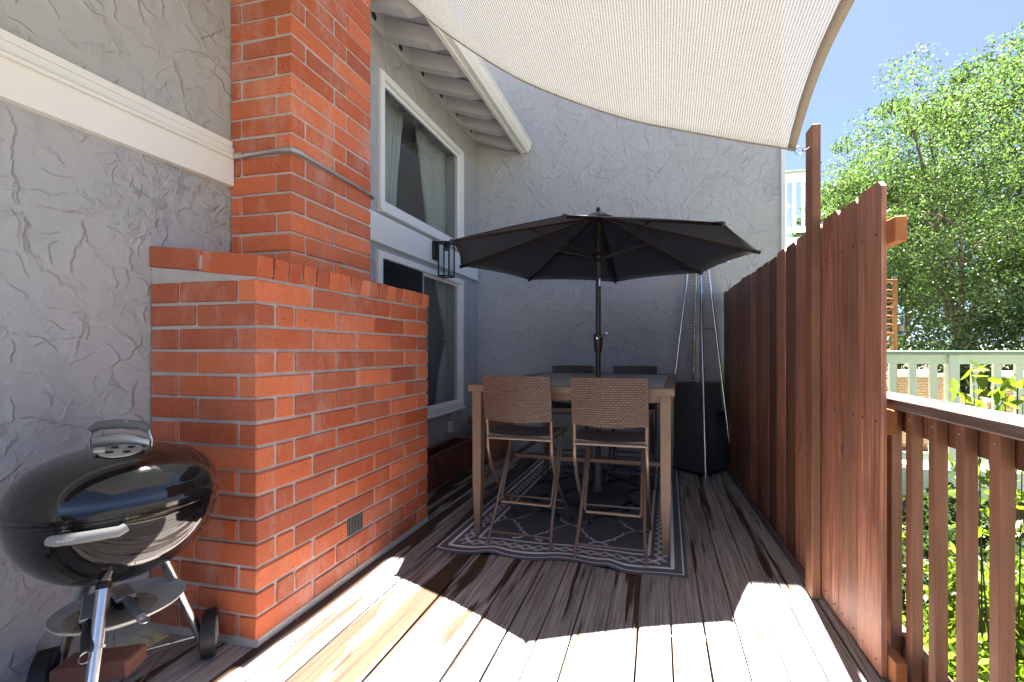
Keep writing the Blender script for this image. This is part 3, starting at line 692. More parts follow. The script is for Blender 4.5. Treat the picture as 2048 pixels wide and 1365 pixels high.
for a in range(NU):
    for b in range(NV):
        uu, vv = a / (NU - 1), b / (NV - 1)
        S[a, b] = (1 - vv) * A[a] + vv * Cc[a] + (1 - uu) * B[b] + uu * Dd[b] - ((1 - uu) * (1 - vv) * c00 + uu * (1 - vv) * c10 + (1 - uu) * vv * c01 + uu * vv * c11)
        dd_ = np.linalg.norm(S[a, b] - c00); S[a, b, 2] += .010 * math.sin(math.atan2(vv + 1e-6, uu + 1e-6) * 17) * math.exp(-dd_ / .9) * min(1, 6 * uu) * min(1, 6 * vv)
        S[a, b, 2] += .012 * math.sin(uu * 9) * math.sin(vv * 7) - .05 * math.sin(PI * uu) * math.sin(PI * vv)
sail = thing('shade_sail', 'beige woven shade sail stretched overhead from fence post to house', 'shade sail', tuple(c00))
fb = part('sail_fabric', MB().grid([[tuple(S[a, b]) for b in range(NV)] for a in range(NU)]), M['sail'], sail, True, True)
so_ = fb.modifiers.new('thickness', 'SOLIDIFY'); so_.thickness = .0012
def hem(curve, inner):
    rows = []
    for i in range(len(curve)): rows.append([tuple(np.array(curve[i]) + (np.array(inner[i]) - np.array(curve[i])) * k + np.array([0, 0, dz])) for k, dz in ((-.02, -.002), (.5, -.005), (1, -.004))])
    o = part('hem', MB().grid(rows), M['sailhem'], sail, True, True); m = o.modifiers.new('thickness', 'SOLIDIFY'); m.thickness = .003; m.offset = 0
def toward(i0, i1, wd): 
    d = i1 - i0; return i0 + d / (np.linalg.norm(d, axis=1)[:, None] + 1e-9) * wd
hem(B, toward(B, S[2, :, :], .045)); hem(A, toward(A, S[:, 2, :], .012))
part('corner_ring', MB().tube([Vector(c00) + Vector((.018 * math.cos(a) + .018, 0, .018 * math.sin(a))) for a in np.linspace(0, 2 * PI, 14)], .003, 6), M['chrome'], sail, True, True)
part('tie_rope', MB().tube(bezier(Vector(c00) + Vector((.03, 0, -.004)), (.68, 2.29, 2.085), (.712, 2.29, 2.125), 8), .0035, 6), M['cable'], sail, True, True)

# ------------------------------------------------------------------ umbrella
UC = (-.452, 3.40); UR, UZ, UA = 1.15, 1.85, 2.19
umb = thing('patio_umbrella', 'dark charcoal octagonal patio umbrella through the dining table', 'umbrella', (UC[0], UC[1], 0))
def upt(k, r): a = -PI / 2 - .02 + k * PI / 4; return Vector((r * math.cos(a), r * math.sin(a), 0))
def uh(r): tt = r / UR; return UA - (UA - UZ) * (tt * 1.02 - .02 * tt * tt)
for k in range(8):
    rows = []; NN = 12
    for i in range(NN + 1):
        tt = .03 + .97 * i / NN; p0 = upt(k, UR * tt); p1 = upt(k + 1, UR * tt); row = []
        for j in range(9):
            s = j / 8; q = p0.lerp(p1, s); bow = math.sin(PI * s)
            q = q * (1 - .018 * bow * tt * tt); q.z = uh(UR * tt) - .018 * bow * tt * (1 - tt) * 3 + .012 * bow * tt * tt
            row.append(tuple(q))
        rows.append(row)
    o = part('canopy_panel', MB().grid(rows), M['canopy'], umb, True); m = o.modifiers.new('thickness', 'SOLIDIFY'); m.thickness = .0016
    # rib and strut
    e = upt(k, UR * .985); e.z = uh(UR * .985) - .010; s0 = upt(k, .03); s0.z = uh(.03) - .014
    rb = part('rib', MB().bar(s0, e, .009, .016), M['polegrey'], umb)
    m0 = upt(k, .035); m0.z = 1.865; m1 = upt(k, UR * .50); m1.z = uh(UR * .5) - .018
    part('strut', MB().bar(m0, m1, .008, .012), M['polegrey'], rb)
    part('rib_tip', MB().bar(upt(k, UR * .955) + Vector((0, 0, uh(UR * .955) - .008)), upt(k, UR * 1.005) + Vector((0, 0, uh(UR * 1.0) - .006)), .022, .022), M['blackmetal'], rb)
part('vent_cap', MB().lathe([(.0001, UA + .02), (.06, UA + .008), (.15, UA - .038), (.152, UA - .041), (.05, UA - .0)], 24), M['canopy'], umb, True)
part('finial', MB().lathe([(.0001, UA + .065), (.012, UA + .058), (.018, UA + .04), (.012, UA + .025), (.02, UA + .015)], 16), M['blackmetal'], umb, True)
part('pole', MB().tube([(0, 0, .02), (0, 0, UA + .01)], .0195, 18), M['polegrey'], umb, True)
part('runner_hub', MB().lathe([(.021, 1.90), (.046, 1.885), (.05, 1.865), (.040, 1.845), (.026, 1.835), (.021, 1.82)], 20), M['blackmetal'], umb, True)
part('top_hub', MB().lathe([(.021, UA - .005), (.048, UA - .014), (.048, UA - .035), (.021, UA - .05)], 20), M['blackmetal'], umb, True)
part('tilt_button', MB().tube([(.012, -.017, 1.645), (.012, -.017, 1.70)], .0075, 10), M['chrome'], umb, True)
part('crank_housing', MB().lathe([(.0205, 1.28), (.034, 1.275), (.037, 1.255), (.031, 1.17), (.027, 1.14), (.0205, 1.135)], 22), M['polegrey'], umb, True)
ck = part('crank_handle', MB().tube([(.0, -.03, 1.245), (.0, -.062, 1.245)], .008, 10).tube([(0, -.058, 1.245), (.035, -.060, 1.263), (.075, -.060, 1.275)], .005, 8).tube([(.075, -.058, 1.275), (.075, -.10, 1.28)], .008, 10), M['chrome'], umb, True)
part('base_weight', MB().lathe([(.0001, .012), (.24, .012), (.245, .03), (.22, .06), (.06, .085), (.035, .12), (.033, .30), (.0001, .30)], 40), M['heaterblack'], umb, True)

# ------------------------------------------------------------------ table
TROT = math.atan2(-.055, 1.25)
tab = thing('dining_table', 'square counter-height patio table with brown frame and grey slatted top', 'table', (UC[0] - .05, 3.345, 0), TROT)
tw, td, th = .625, .79, .94
for a, b, c, d in ((-tw, tw, -td, -td + .065), (-tw, tw, td - .065, td), (-tw, -tw + .065, -td + .066, td - .066), (tw - .065, tw, -td + .066, td - .066)):
    part('top_frame', MB().bbox(a, b, c, d, th - .045, th, .004), M['tableframe'], tab)
n = 6; g = (2 * td - .136) / n
for i in range(n):
    y0 = -td + .068 + i * g
    for xa, xb in (((-tw + .067), -.03), (.03, tw - .067)) if i in (2, 3) else ((-tw + .067, tw - .067),):
        part('top_slat', MB().bbox(xa, xb, y0 + .002, y0 + g - .002, th - .022, th - .004, .002), M['tabletop'], tab)
def tleg(sx, sy):
    o = part('leg', MB().add(*(lambda cx, cy: ([(cx + a * s, cy + b * s, z) for z, s in ((.0, .017), (.30, .026), (.31, .027), (th - .047, .029)) for a, b in ((-1, -1), (1, -1), (1, 1), (-1, 1))],
      [(3, 2, 1, 0), (12, 13, 14, 15)] + [(i * 4 + k, i * 4 + (k + 1) % 4, i * 4 + 4 + (k + 1) % 4, i * 4 + 4 + k) for i in range(3) for k in range(4)]))(sx * (tw - .05), sy * (td - .05))), M['tableframe'], tab)
for sx in (-1, 1):
    for sy in (-1, 1): tleg(sx, sy)
for sx in (-1, 1): part('stretcher', MB().box(sx * (tw - .05) - .012, sx * (tw - .05) + .012, -td + .08, td - .08, .34, .37), M['tableframe'], tab)
part('stretcher', MB().box(-tw + .064, tw - .064, -.14, -.115, .342, .368), M['tableframe'], tab)
for sy in (-1, 1): part('apron', MB().box(-tw + .08, tw - .08, sy * (td - .06) - .01, sy * (td - .06) + .01, th - .085, th - .046), M['tableframe'], tab)

# ------------------------------------------------------------------ stools
def make_stool():
    r = thing('bar_stool', 'x', 'stool'); W2 = .195
    def sheet(name, fn, nu, nv, thick, mat):
        up = [[fn(i / nu, j / nv, 1) for j in range(nv + 1)] for i in range(nu + 1)]; dn = [[fn(i / nu, j / nv, -1) for j in range(nv + 1)] for i in range(nu + 1)]
        m = MB().grid(up).grid([q[::-1] for q in dn])
        for (a, b) in ((up[0], dn[0]), (dn[-1], up[-1])): m.grid([a, b])
        m.grid([[q[0] for q in dn], [q[0] for q in up]]); m.grid([[q[-1] for q in up], [q[-1] for q in dn]])
        return part(name, m, mat, r, True)
    def back(u, v, s):
        x = (u * 2 - 1) * (W2 + .012); z = .742 + .255 * v + .014 * math.sin(PI * u) * (v * 1.2 - .9); 
        y = -.185 - .035 * v - .028 * math.sin(PI * u) + s * -.008
        return (x, y, z)
    sheet('backrest', back, 14, 8, .016, M['wicker'])
    def seat(u, v, s):
        x = (u * 2 - 1) * (W2 + .006); y = -.175 + .37 * v; z = .648 - .012 * math.sin(PI * u) + .012 * math.sin(PI * v) - (.018 * max(0, v - .8) / .2) + s * .010
        return (x, y, z)
    sheet('seat', seat, 12, 12, .02, M['wickerseat'])
    part('seat_frame', MB().tube([(-W2, -.18, .632), (-W2, .19, .632), (W2, .19, .632), (W2, -.18, .632), (-W2, -.18, .632)], .009, 8), M['bronze'], r, True)
    for s in (-1, 1):
        pts = [(s * (W2 + .003), -.215, .985), (s * (W2 + .003), -.178, .75), (s * (W2 + .003), -.168, .62)] + [tuple(q) for q in bezier((s * (W2 + .003), -.168, .58), (s * (W2 + .003), -.13, .42), (s * (W2 + .003), .02, .28), 6)] + [(s * (W2 + .003), .30, .004)]
        part('front_leg', MB().tube(pts, .0105, 8), M['bronze'], r, True)
        part('rear_leg', MB().tube([(s * (W2 - .022), .17, .628), (s * (W2 - .012), -.10, .16), (s * W2, -.19, .004)], .0105, 8), M['bronze'], r, True)
    w3 = W2 - .034
    part('footrest', MB().tube([(-w3, .115, .56), (-w3, -.055, .225), (-w3 + .008, -.06, .215), (w3 - .008, -.06, .215), (w3, -.055, .225), (w3, .115, .56)], .009, 8), M['bronze'], r, True)
    for y, z in ((-.155, .065), (.14, .585), (.24, .10), (.09, .205)):
        ww = W2 - .004 if y in (-.155,) else (W2 - .02 if z > .5 else W2)
        part('stretcher', MB().tube([(-ww, y, z), (ww, y, z)], .0075, 8), M['bronze'], r, True)
    return r
st = make_stool(); grp = 'wicker bar stools round the table'
SPOTS = [((-.785, 2.655), -.06, 'brown wicker bar stool at the near side of the table, nearer the chimney'),
         ((-.255, 2.60), -.02, 'brown wicker bar stool at the near side of the table, nearer the fence'),
         ((-.80, 4.02), PI + .03, 'wicker bar stool at the far side of the table, nearer the window wall'),
         ((-.225, 4.06), PI - .03, 'wicker bar stool at the far side of the table, nearer the heater')]
for i, ((x, y), a, lab) in enumerate(SPOTS):
    o = st if i == 0 else dup(st)
    o.location = (x, y, .006); o.rotation_euler[2] = a; tag(o, lab, 'stool', grp)

# ------------------------------------------------------------------ rug
RW, RL = .715, 2.38
rug = thing('outdoor_rug', 'charcoal outdoor rug with pale trellis pattern under the table', 'rug', (-.568, 2.352, 0), -.020)
def rh(x, y):
    e = math.exp(-(y / .16) ** 2)
    return .004 + e * (.016 * math.exp(-((x + .36) / .07) ** 2) + .018 * math.exp(-((x - .31) / .06) ** 2) + .007 * math.exp(-((x - .02) / .1) ** 2)) + .0012 * math.sin(x * 9) * e
def redge(x, y): return y + (.018 * math.sin((x + .2) * 6.5) + .012 * math.sin(x * 13)) * math.exp(-(y / .2) ** 2)
NX, NY = 120, 70
rows = []
for j in range(NY + 1):
    y = RL * (j / NY) ** 1.6; rows.append([(x, redge(x, y), rh(x, y)) for x in np.linspace(-RW, RW, NX + 1)])
o = part('rug_body', MB().grid(rows), M['rug'], rug, True); m = o.modifiers.new('thickness', 'SOLIDIFY'); m.thickness = .004; m.offset = -1
def ribbon(mb, pts, wd, closed=False):
    out = []
    for a, b in zip(pts[:-1], pts[1:]):
        L = math.hypot(b[0] - a[0], b[1] - a[1]); n = max(1, int(L / .03))
        out += [(a[0] + (b[0] - a[0]) * i / n, a[1] + (b[1] - a[1]) * i / n) for i in range(n)]
    out.append(pts[-1]); P = [Vector(p) for p in out]; rows = []
    for i, p in enumerate(P):
        d = (P[min(i + 1, len(P) - 1)] - P[max(i - 1, 0)]); d = d.normalized() if d.length else Vector((1, 0)); nn = Vector((-d.y, d.x)) * wd / 2
        rows.append([(q.x, redge(q.x, q.y), rh(q.x, q.y) + .0013) for q in (p - nn, p + nn)])
    mb.grid(rows)
def rect(mb, m, wd): ribbon(mb, [(-RW + m, m), (RW - m, m), (RW - m, RL - m), (-RW + m, RL - m), (-RW + m, m)], wd)
mb = MB(); rect(mb, .022, .007); rect(mb, .075, .020); rect(mb, .205, .018)
part('stripe', mb, M['rugline'], rug)
mb = MB()
for ph in (0, 1):
    for off in (-.007, .007):
        def zz(L, f):
            n = int(round(L / .075)); return [(i * L / n, (.028 if (i + ph) % 2 else -.028) + off) for i in range(n + 1)]
        for s, a, b in ((0, (-RW + .14, .14), (RW - .14, .14)), (1, (-RW + .14, RL - .14), (RW - .14, RL - .14)), (2, (-RW + .14, .14), (-RW + .14, RL - .14)), (3, (RW - .14, .14), (RW - .14, RL - .14))):
            L = math.hypot(b[0] - a[0], b[1] - a[1]); d = Vector(b) - Vector(a); d.normalize(); nn = Vector((-d.y, d.x))
            ribbon(mb, [tuple(Vector(a) + d * x + nn * z) for x, z in zz(L, 0)], .006)
part('zigzag_border', mb, M['rugline'], rug)
mb = MB(); q = [(0, .5)]
q += [(.05, .49), (.10, .45), (.13, .41), (.14, .38), (.20, .38), (.20, .31), (.25, .25), (.30, .19), (.30, .12), (.36, .12), (.37, .09), (.40, .05), (.45, .01), (.5, .0)]
full = q + [(x, -y) for x, y in q[::-1]][1:] + [(-x, -y) for x, y in q][1:] + [(-x, y) for x, y in q[::-1]][1:]
px_, py_ = .215, .30; x1 = RW - .225; 
def clip_rib(pts):
    run = []
    for p in pts:
        if abs(p[0]) <= x1 and .225 <= p[1] <= RL - .225: run.append(p)
        else:
            if len(run) > 1: ribbon(mb, run, .019)
            run = []
    if len(run) > 1: ribbon(mb, run, .019)
for j in range(-1, 11):
    for i in range(-4, 5):
        if (i + j) % 2: continue
        cx, cy = i * px_ / 1.0, .30 + j * py_ / 1.35
        pts = [(cx + a * px_ * 2 * .5 * 2, cy + b * py_ * 1.48) for a, b in full]; dense = []
        for a, b in zip(pts[:-1], pts[1:]): dense += [(a[0] + (b[0] - a[0]) * s / 4, a[1] + (b[1] - a[1]) * s / 4) for s in range(4)]
        clip_rib(dense + [pts[-1]])
part('trellis_pattern', mb, M['rugline'], rug)

# ------------------------------------------------------------------ patio heater
hx, hy_ = .375, 4.505
heat = thing('patio_heater', 'tall pyramid patio heater with steel legs and black cabinet by the fence', 'heater', (hx, hy_, 0), .12)
def hr(z): return .325 - .118 * z
ang = [-PI / 2 + i * PI / 2 for i in range(4)]
def hp(i, z, k=1.0): a = ang[i % 4]; return Vector((hr(z) * k * math.cos(a), hr(z) * k * math.sin(a), z))
for i in range(4):
    part('leg', MB().tube([hp(i, .02), hp(i, 2.0)], .013, 10), M['chrome'], heat, True)
    part('foot', MB().tube([hp(i, 0.0), hp(i, .035)], .015, 10), M['aluminium'], heat, True)
for i in range(4):
    q = [hp(i, .035, .93), hp(i + 1, .035, .93), hp(i + 1, .82, .93), hp(i, .82, .93)]; c = sum(q, Vector()) / 4; nrm = Vector((c.x, c.y, 0)).normalized()
    part('cabinet_panel', MB().add([p - nrm * .0 for p in q] + [p - nrm * .012 for p in q], [(0, 1, 2, 3), (7, 6, 5, 4), (0, 4, 5, 1), (1, 5, 6, 2), (2, 6, 7, 3), (3, 7, 4, 0)]), M['heaterblack'], heat)
    mbw = MB()
    nz = 34
    for s in range(nz + 1):
        z = .87 + 1.06 * s / nz; mbw.bar(hp(i, z, .96), hp(i + 1, z, .96), .0048, .0048)
    for s in (.25, .5, .75): mbw.bar(hp(i, .86, .96).lerp(hp(i + 1, .86, .96), s), hp(i, 1.94, .96).lerp(hp(i + 1, 1.94, .96), s), .0040, .0040)
    part('guard_grille', mbw, M['grille'], heat)
    part('cross_bar', MB().tube([hp(i, 1.36), hp(i + 1, 1.36)], .005, 6), M['aluminium'], heat, True)
top = [hp(i, .825, .96) for i in range(4)]
part('cabinet_top', MB().prism([(p.x, p.y) for p in top], .822, .84, 'Z'), M['heaterblack'], heat)
part('control_knob', MB().tube([Vector((.16, -.185, .56)), Vector((.185, -.21, .56))], .035, 18), M['blackmetal'], heat, True)
part('glass_tube', MB().lathe([(.05, .85), (.05, 1.98)], 24), M['lampglass'], heat, True)
part('burner_pipe', MB().tube([(0, 0, .84), (0, 0, 1.98)], .012, 10), M['aluminium'], heat, True)
part('reflector_hood', MB().prism([(p.x, p.y) for p in [Vector((.30 * math.cos(a), .30 * math.sin(a), 0)) for a in ang]], 2.0, 2.02, 'Z').add([(.30 * math.cos(a), .30 * math.sin(a), 2.021) for a in ang] + [(0, 0, 2.13)], [(0, 1, 4), (1, 2, 4), (2, 3, 4), (3, 0, 4)]), M['chrome'], heat)

# ------------------------------------------------------------------ planter box, pot
pb = thing('planter_box', 'long red-brown wooden planter box under the window', 'planter', (-1.905, 3.55, 0))
px0, px1, py0, py1, pz = -2.01, -1.80, 2.80, 4.15, .285
npl = 10; g = (py1 - py0) / npl
for x in (px1 - .016, px0):
    for i in range(npl): part('plank', MB().bbox(x, x + .016, py0 + i * g + .0015, py0 + (i + 1) * g - .0015, .012, pz - .022, .002), M['planter'], pb, world=True, origin=(x, py0 + i * g, 0))
for y in (py0, py1 - .016): part('end_board', MB().bbox(px0 + .018, px1 - .018, y, y + .016, .012, pz - .022, .002), M['planter'], pb, world=True)
for a, b, c, d in ((px1 - .028, px1 + .010, py0 - .01, py1 + .01), (px0 - .006, px0 + .03, py0 - .01, py1 + .01), (px0 + .031, px1 - .029, py1 - .028, py1 + .008), (px0 + .031, px1 - .029, py0 - .008, py0 + .028)):
    part('rim', MB().bbox(a, b, c, d, pz - .021, pz, .003), M['planter'], pb, world=True)
part('soil', MB().box(px0 + .018, px1 - .018, py0 + .018, py1 - .018, .05, .20), M['soil'], pb, world=True)
pot = thing('terracotta_pot', 'large terracotta pot in the far corner behind the planter box', 'pot', (-1.745, 4.50, 0))
part('pot_body', MB().lathe([(.0001, .004), (.15, .004), (.158, .015), (.205, .345), (.207, .35)], 40), M['terracotta'], pot, True)
part('rim', MB().lathe([(.205, .348), (.226, .352), (.234, .362), (.236, .372), (.230, .382), (.236, .392), (.242, .445), (.238, .457), (.224, .459), (.214, .45), (.205, .40), (.2, .36)], 40), M['terracotta'], pot, True)
part('soil', MB().lathe([(.0001, .385), (.203, .38)], 30), M['soil'], pot, True)

# ------------------------------------------------------------------ wall lantern
LX, LY, LZ = XW + .028, 3.775, 2.075
lamp = thing('wall_lantern', 'black box wall lantern with clear glass on the white trim board', 'lantern', (LX, LY, LZ))
part('backplate', MB().bbox(0, .022, -.05, .05, -.085, .085, .004), M['blackmetal'], lamp)
part('arm', MB().bbox(.022, .125, -.014, .014, .060, .085, .003), M['blackmetal'], lamp)
bxc, hw, zt, zb = .120, .052, .058, -.235
for a, b in ((-1, -1), (1, -1), (1, 1), (-1, 1)):
    part('frame_post', MB().box(bxc + a * hw - .0055, bxc + a * hw + .0055, b * hw - .0055, b * hw + .0055, zb, zt), M['blackmetal'], lamp)
for z0, z1 in ((zt, zt + .012), (zb - .012, zb)):
    for a in (-1, 1):
        part('frame_rail', MB().box(bxc - hw - .007, bxc + hw + .007, a * hw - .007, a * hw + .007, z0, z1), M['blackmetal'], lamp)
        part('frame_rail', MB().box(bxc + a * hw - .0065, bxc + a * hw + .0065, -hw + .008, hw - .008, z0, z1), M['blackmetal'], lamp)
part('top_plate', MB().box(bxc - hw + .008, bxc + hw - .008, -hw + .008, hw - .008, zt + .004, zt + .008), M['blackmetal'], lamp)
for a in (-1, 1):
    part('glass_pane', MB().box(bxc - hw + .007, bxc + hw - .007, a * hw - .0015, a * hw + .0015, zb, zt), M['lampglass'], lamp)
    part('glass_pane', MB().box(bxc + a * hw - .0015, bxc + a * hw + .0015, -hw + .007, hw - .007, zb, zt), M['lampglass'], lamp)
part('socket', MB().tube([(bxc, 0, zt + .004), (bxc, 0, -.005)], .017, 14), M['blackmetal'], lamp, True)
part('bulb', MB().lathe([(.013, -.006), (.016, -.03), (.017, -.12), (.012, -.14), (.0001, -.147)], 16, (bxc, 0, 0)), M['lampglass'], lamp, True)

# ------------------------------------------------------------------ kettle grill
KX, KY, KZ, KR = -1.67, 1.08, .695, .245
gr = thing('kettle_grill', 'black enamelled kettle charcoal grill beside the brick chimney', 'grill', (KX, KY, 0))
lidp = [(KR + .004, KZ + .002), (KR + .007, KZ - .008), (KR + .009, KZ + .004), (KR + .003, KZ + .012)] + [(KR * math.cos(a) ** .86, KZ + .012 + .145 * math.sin(a) ** 1.02) for a in np.linspace(.06, PI / 2 - .02, 22)] + [(.0001, KZ + .157)]
lid = part('lid', MB().lathe(lidp, 96), M['enamel'], gr, True)
bowlp = [(KR - .002, KZ - .003), (KR + .006, KZ - .010), (KR + .006, KZ - .018), (KR - .001, KZ - .024)] + [(KR * math.cos(a) ** .92, KZ - .024 - .235 * math.sin(a)) for a in np.linspace(.05, PI / 2 - .02, 22)] + [(.0001, KZ - .259)]
bowl = part('bowl', MB().lathe(bowlp, 96), M['enamel'], gr, True)
cr = Vector((math.cos(YAW), math.sin(YAW), 0)); cf = Vector((.84, -.543, 0))
zt = KZ + .155; hc = Vector((-.015, .01, 0))
side = (cr * .9 + Vector((.05, .35, 0))).normalized(); side = cr
hpts = [hc - side * .092 + Vector((0, 0, zt + .048)), hc - side * .07 + Vector((0, 0, zt + .060)), hc + Vector((0, 0, zt + .066)), hc + side * .07 + Vector((0, 0, zt + .060)), hc + side * .092 + Vector((0, 0, zt + .048))]
lh = part('lid_handle', MB().tube(hpts, [.012, .0145, .0155, .0145, .012], 14), M['plasticgrey'], lid, True)
for s in (-1, 1): part('handle_wire', MB().tube([hc + side * s * .088 + Vector((0, 0, zt + .05)), hc + side * s * .100 + Vector((0, 0, zt + .015)), hc + side * s * .096 + Vector((0, 0, zt - .035))], .0032, 8), M['chrome'], lid, True)
rows = []
for i in range(17):
    a = (i / 16 - .5) * 2; base_ = hc + side * (a * .092) + cf * (.012 + .016 * (1 - a * a)) + Vector((0, 0, zt + .004))
    hgt = .012 + .022 * (1 - a * a); rows.append([tuple(base_ - Vector((0, 0, .012))), tuple(base_ + Vector((0, 0, hgt * .6)) - cf * .003), tuple(base_ + Vector((0, 0, hgt)) - cf * .010)])
o = part('heat_shield', MB().grid(rows), M['aluminium'], lid, True); m = o.modifiers.new('thickness', 'SOLIDIFY'); m.thickness = .003
# damper disc lies on the lid surface towards the front
dr = .088; dz = KZ + .012 + .145 * math.sqrt(max(0, 1 - (dr / KR) ** 2)) + .004
dn = Vector((cf.x * dr / KR ** 2, cf.y * dr / KR ** 2, (dz - KZ) / .145 ** 2)).normalized()
Md = Matrix.Translation(cf * dr + Vector((0, 0, dz))) @ dn.to_track_quat('Z', 'Y').to_matrix().to_4x4()
dm = part('vent_damper', MB().lathe([(.0001, .004), (.045, .003), (.049, .001), (.049, -.002)], 32), M['aluminium'], lid, True); dm.matrix_local = Md
for k in range(4):
    a = k * PI / 2 + .5; part('vent_hole', MB().lathe([(.0001, .0006), (.009, .0006), (.0095, 0)], 16, (.027 * math.cos(a), .027 * math.sin(a), .0042)), M['blackmetal'], dm)
o = part('damper_tab', MB().bbox(-.014, .014, .03, .058, .002, .012, .003), M['aluminium'], dm); o.rotation_euler[2] = 1.5
# bowl side handle
hd = Vector((.70, -.714, 0)); ht = Vector((.714, .70, 0))
hb = hd * (KR + .032) + Vector((0, 0, KZ - .035))
bh = part('side_handle', MB().tube([hb - ht * .072 - hd * .004, hb - ht * .06 + hd * .004, hb + hd * .010, hb + ht * .06 + hd * .004, hb + ht * .072 - hd * .004 + Vector((0, 0, .006))], [.0125, .0145, .0145, .0145, .0125], 14), M['plasticlight'], bowl, True)
for s in (-1, 1): part('handle_bracket', MB().tube([hb + ht * s * .055 - hd * .002, hb + ht * s * .055 - hd * .045 + Vector((0, 0, .006))], .005, 8), M['chrome'], bowl, True)
def lettering(txt, size, mat, parent, M4):
    cu = bpy.data.curves.new('lettering', 'FONT'); cu.body = txt; cu.size = size; cu.align_x = 'CENTER'; cu.align_y = 'CENTER'; cu.extrude = .0004
    tmp = bpy.data.objects.new('tmp', cu); COL.objects.link(tmp); bpy.context.view_layer.update()
    me = bpy.data.meshes.new_from_object(tmp.evaluated_get(bpy.context.evaluated_depsgraph_get())); bpy.data.objects.remove(tmp)
    me.materials.clear(); me.materials.append(mat); o = link('lettering', me, parent); o.matrix_local = M4; return o
def frame(xa, nrm, org):
    xa = xa.normalized(); nrm = (nrm - xa * nrm.dot(xa)).normalized(); ya = nrm.cross(xa)
    return Matrix(((xa.x, ya.x, nrm.x, org.x), (xa.y, ya.y, nrm.y, org.y), (xa.z, ya.z, nrm.z, org.z), (0, 0, 0, 1)))
nh_ = (cf + Vector((0, 0, .75))).normalized()
lettering('weber', .017, M['text'], lid, frame(side, nh_, hc + Vector((0, 0, zt + .066)) + nh_ * .0158))
lettering('weber', .014, M['text'], bowl, frame(ht, hd + Vector((0, 0, .25)), hb - ht * .035 + hd * .0085 + (hd + Vector((0, 0, .25))).normalized() * .0147))
# legs and wheels
fd = Vector((.65, -.76, 0)); rd = Vector((-.036, .98, 0)); ld = Vector((-.985, -.02, 0))
LEG = [(fd, .27), (rd, .265), (ld, .275)]
for i, (d, R2) in enumerate(LEG):
    p0 = d * .115 + Vector((0, 0, KZ - .215)); p1 = d * R2 + Vector((0, 0, .075 if i else .03)); pm = p0.lerp(p1, .38)
    part('leg', MB().tube([p0, pm], .0165, 14).tube([pm, p1], .0145, 14), M['chrome'], gr, True)
    part('leg_socket', MB().tube([p0 + (p0 - p1).normalized() * .012, p0 + (p1 - p0) * .06], .0185, 14), M['blackmetal'], gr, True)
    part('leg_clip', MB().lathe([(.0165, -.004), (.0195, -.004), (.0195, .004), (.0165, .004)], 14), M['chrome'], gr).matrix_local = Matrix.Translation(pm) @ (p1 - p0).to_track_quat('Z', 'Y').to_matrix().to_4x4()
part('foot_cap', MB().tube([fd * .268 + Vector((0, 0, .045)), fd * .276 + Vector((0, 0, .0))], .019, 12), M['tyre'], gr, True)
wr, wl = rd * .265, ld * .275; ax = (wr - wl).normalized()
part('axle', MB().tube([wl + Vector((0, 0, .083)), wr + Vector((0, 0, .083))], .0055, 8), M['chrome'], gr, True)
for c, s in ((wr, 1), (wl, -1)):
    c = c + ax * s * .026 + Vector((0, 0, .083)); prof = [(.012, -.02), (.055, -.02), (.068, -.022), (.076, -.020)]
    tr = []
    for i in range(9): z = -.018 + i * .0045; tr += [(.083, z), (.083, z + .0026), (.0795, z + .003), (.0795, z + .0044)]
    wm = part('wheel', MB().lathe(prof + tr + [(.076, .023), (.068, .024), (.055, .020), (.012, .020), (.012, -.02)], 40), M['tyre'], gr, True)
    wm.matrix_local = Matrix.Translation(c) @ ax.to_track_quat('Z', 'Y').to_matrix().to_4x4()
    part('hub_cap', MB().lathe([(.0001, s * .029), (.03, s * .027), (.052, s * .0225), (.052, s * .0205)], 24), M['plasticlight'], wm, True)
part('ash_pan', MB().lathe([(.0001, .330), (.125, .330), (.150, .343), (.156, .350), (.159, .349), (.153, .340), (.126, .326), (.0001, .326)], 56), M['pan'], gr, True)
part('ash', MB().lathe([(.0001, .3345), (.05, .334), (.085, .3325), (.11, .3305)], 30, (-.01, -.02, 0)), M['ash'], gr, True)
ftp = fd * .25 + Vector((0, 0, .095))
for s in (.06, .30, .55, .80): part('rack_wire', MB().tube([wl.lerp(wr, s) + Vector((0, 0, .089)), ftp + (ax * (s - .45) * .05)], .003, 6), M['chrome'], gr, True)
# things lying on the pan and rack
bk = part('clay_paver', MB().bbox(-.105, .105, -.048, .048, 0, .058, .006), plain('old_paver', (.17, .07, .05), .85, 0, .3, 20, .6)); bk.location = (KX - .11, KY + .015, .094); bk.rotation_euler = (0, -.03, .42)
tag(bk, 'brown clay paver brick on the wire rack under the kettle grill', 'brick')
def brush(name, label, loc, yaw, pitch, L, hcol, headw):
    r = thing(name, label, 'brush', loc); r.rotation_euler = (0, pitch, yaw)
    part('handle', MB().tube([(.03, 0, .012), (.05, 0, .014), (L * .6, 0, .014), (L, 0, .013)], [.009, .013, .0145, .012], 12), M[hcol], r, True)
    part('hanging_loop', MB().tube([(L - .004, 0, .013)] + [(L + .018 + .018 * math.cos(a), .012 * math.sin(a), .013) for a in np.linspace(PI, -PI, 12)], .0018, 6), M['chrome'], r, True)
    part('head', MB().bbox(-.06, .035, -headw, headw, .008, .022, .003), M['aluminium'], r)
    mbb = MB(); r4 = random.Random(3)
    for _ in range(260):
        x, y = r4.uniform(-.058, .03), r4.uniform(-headw, headw); mbb.bar((x, y, .009), (x + r4.uniform(-.008, .008), y + r4.uniform(-.012, .012), -.018), .0016, .0016)
    b = part('bristles', mbb, M['bristle'], r); b['kind'] = 'stuff'; return r
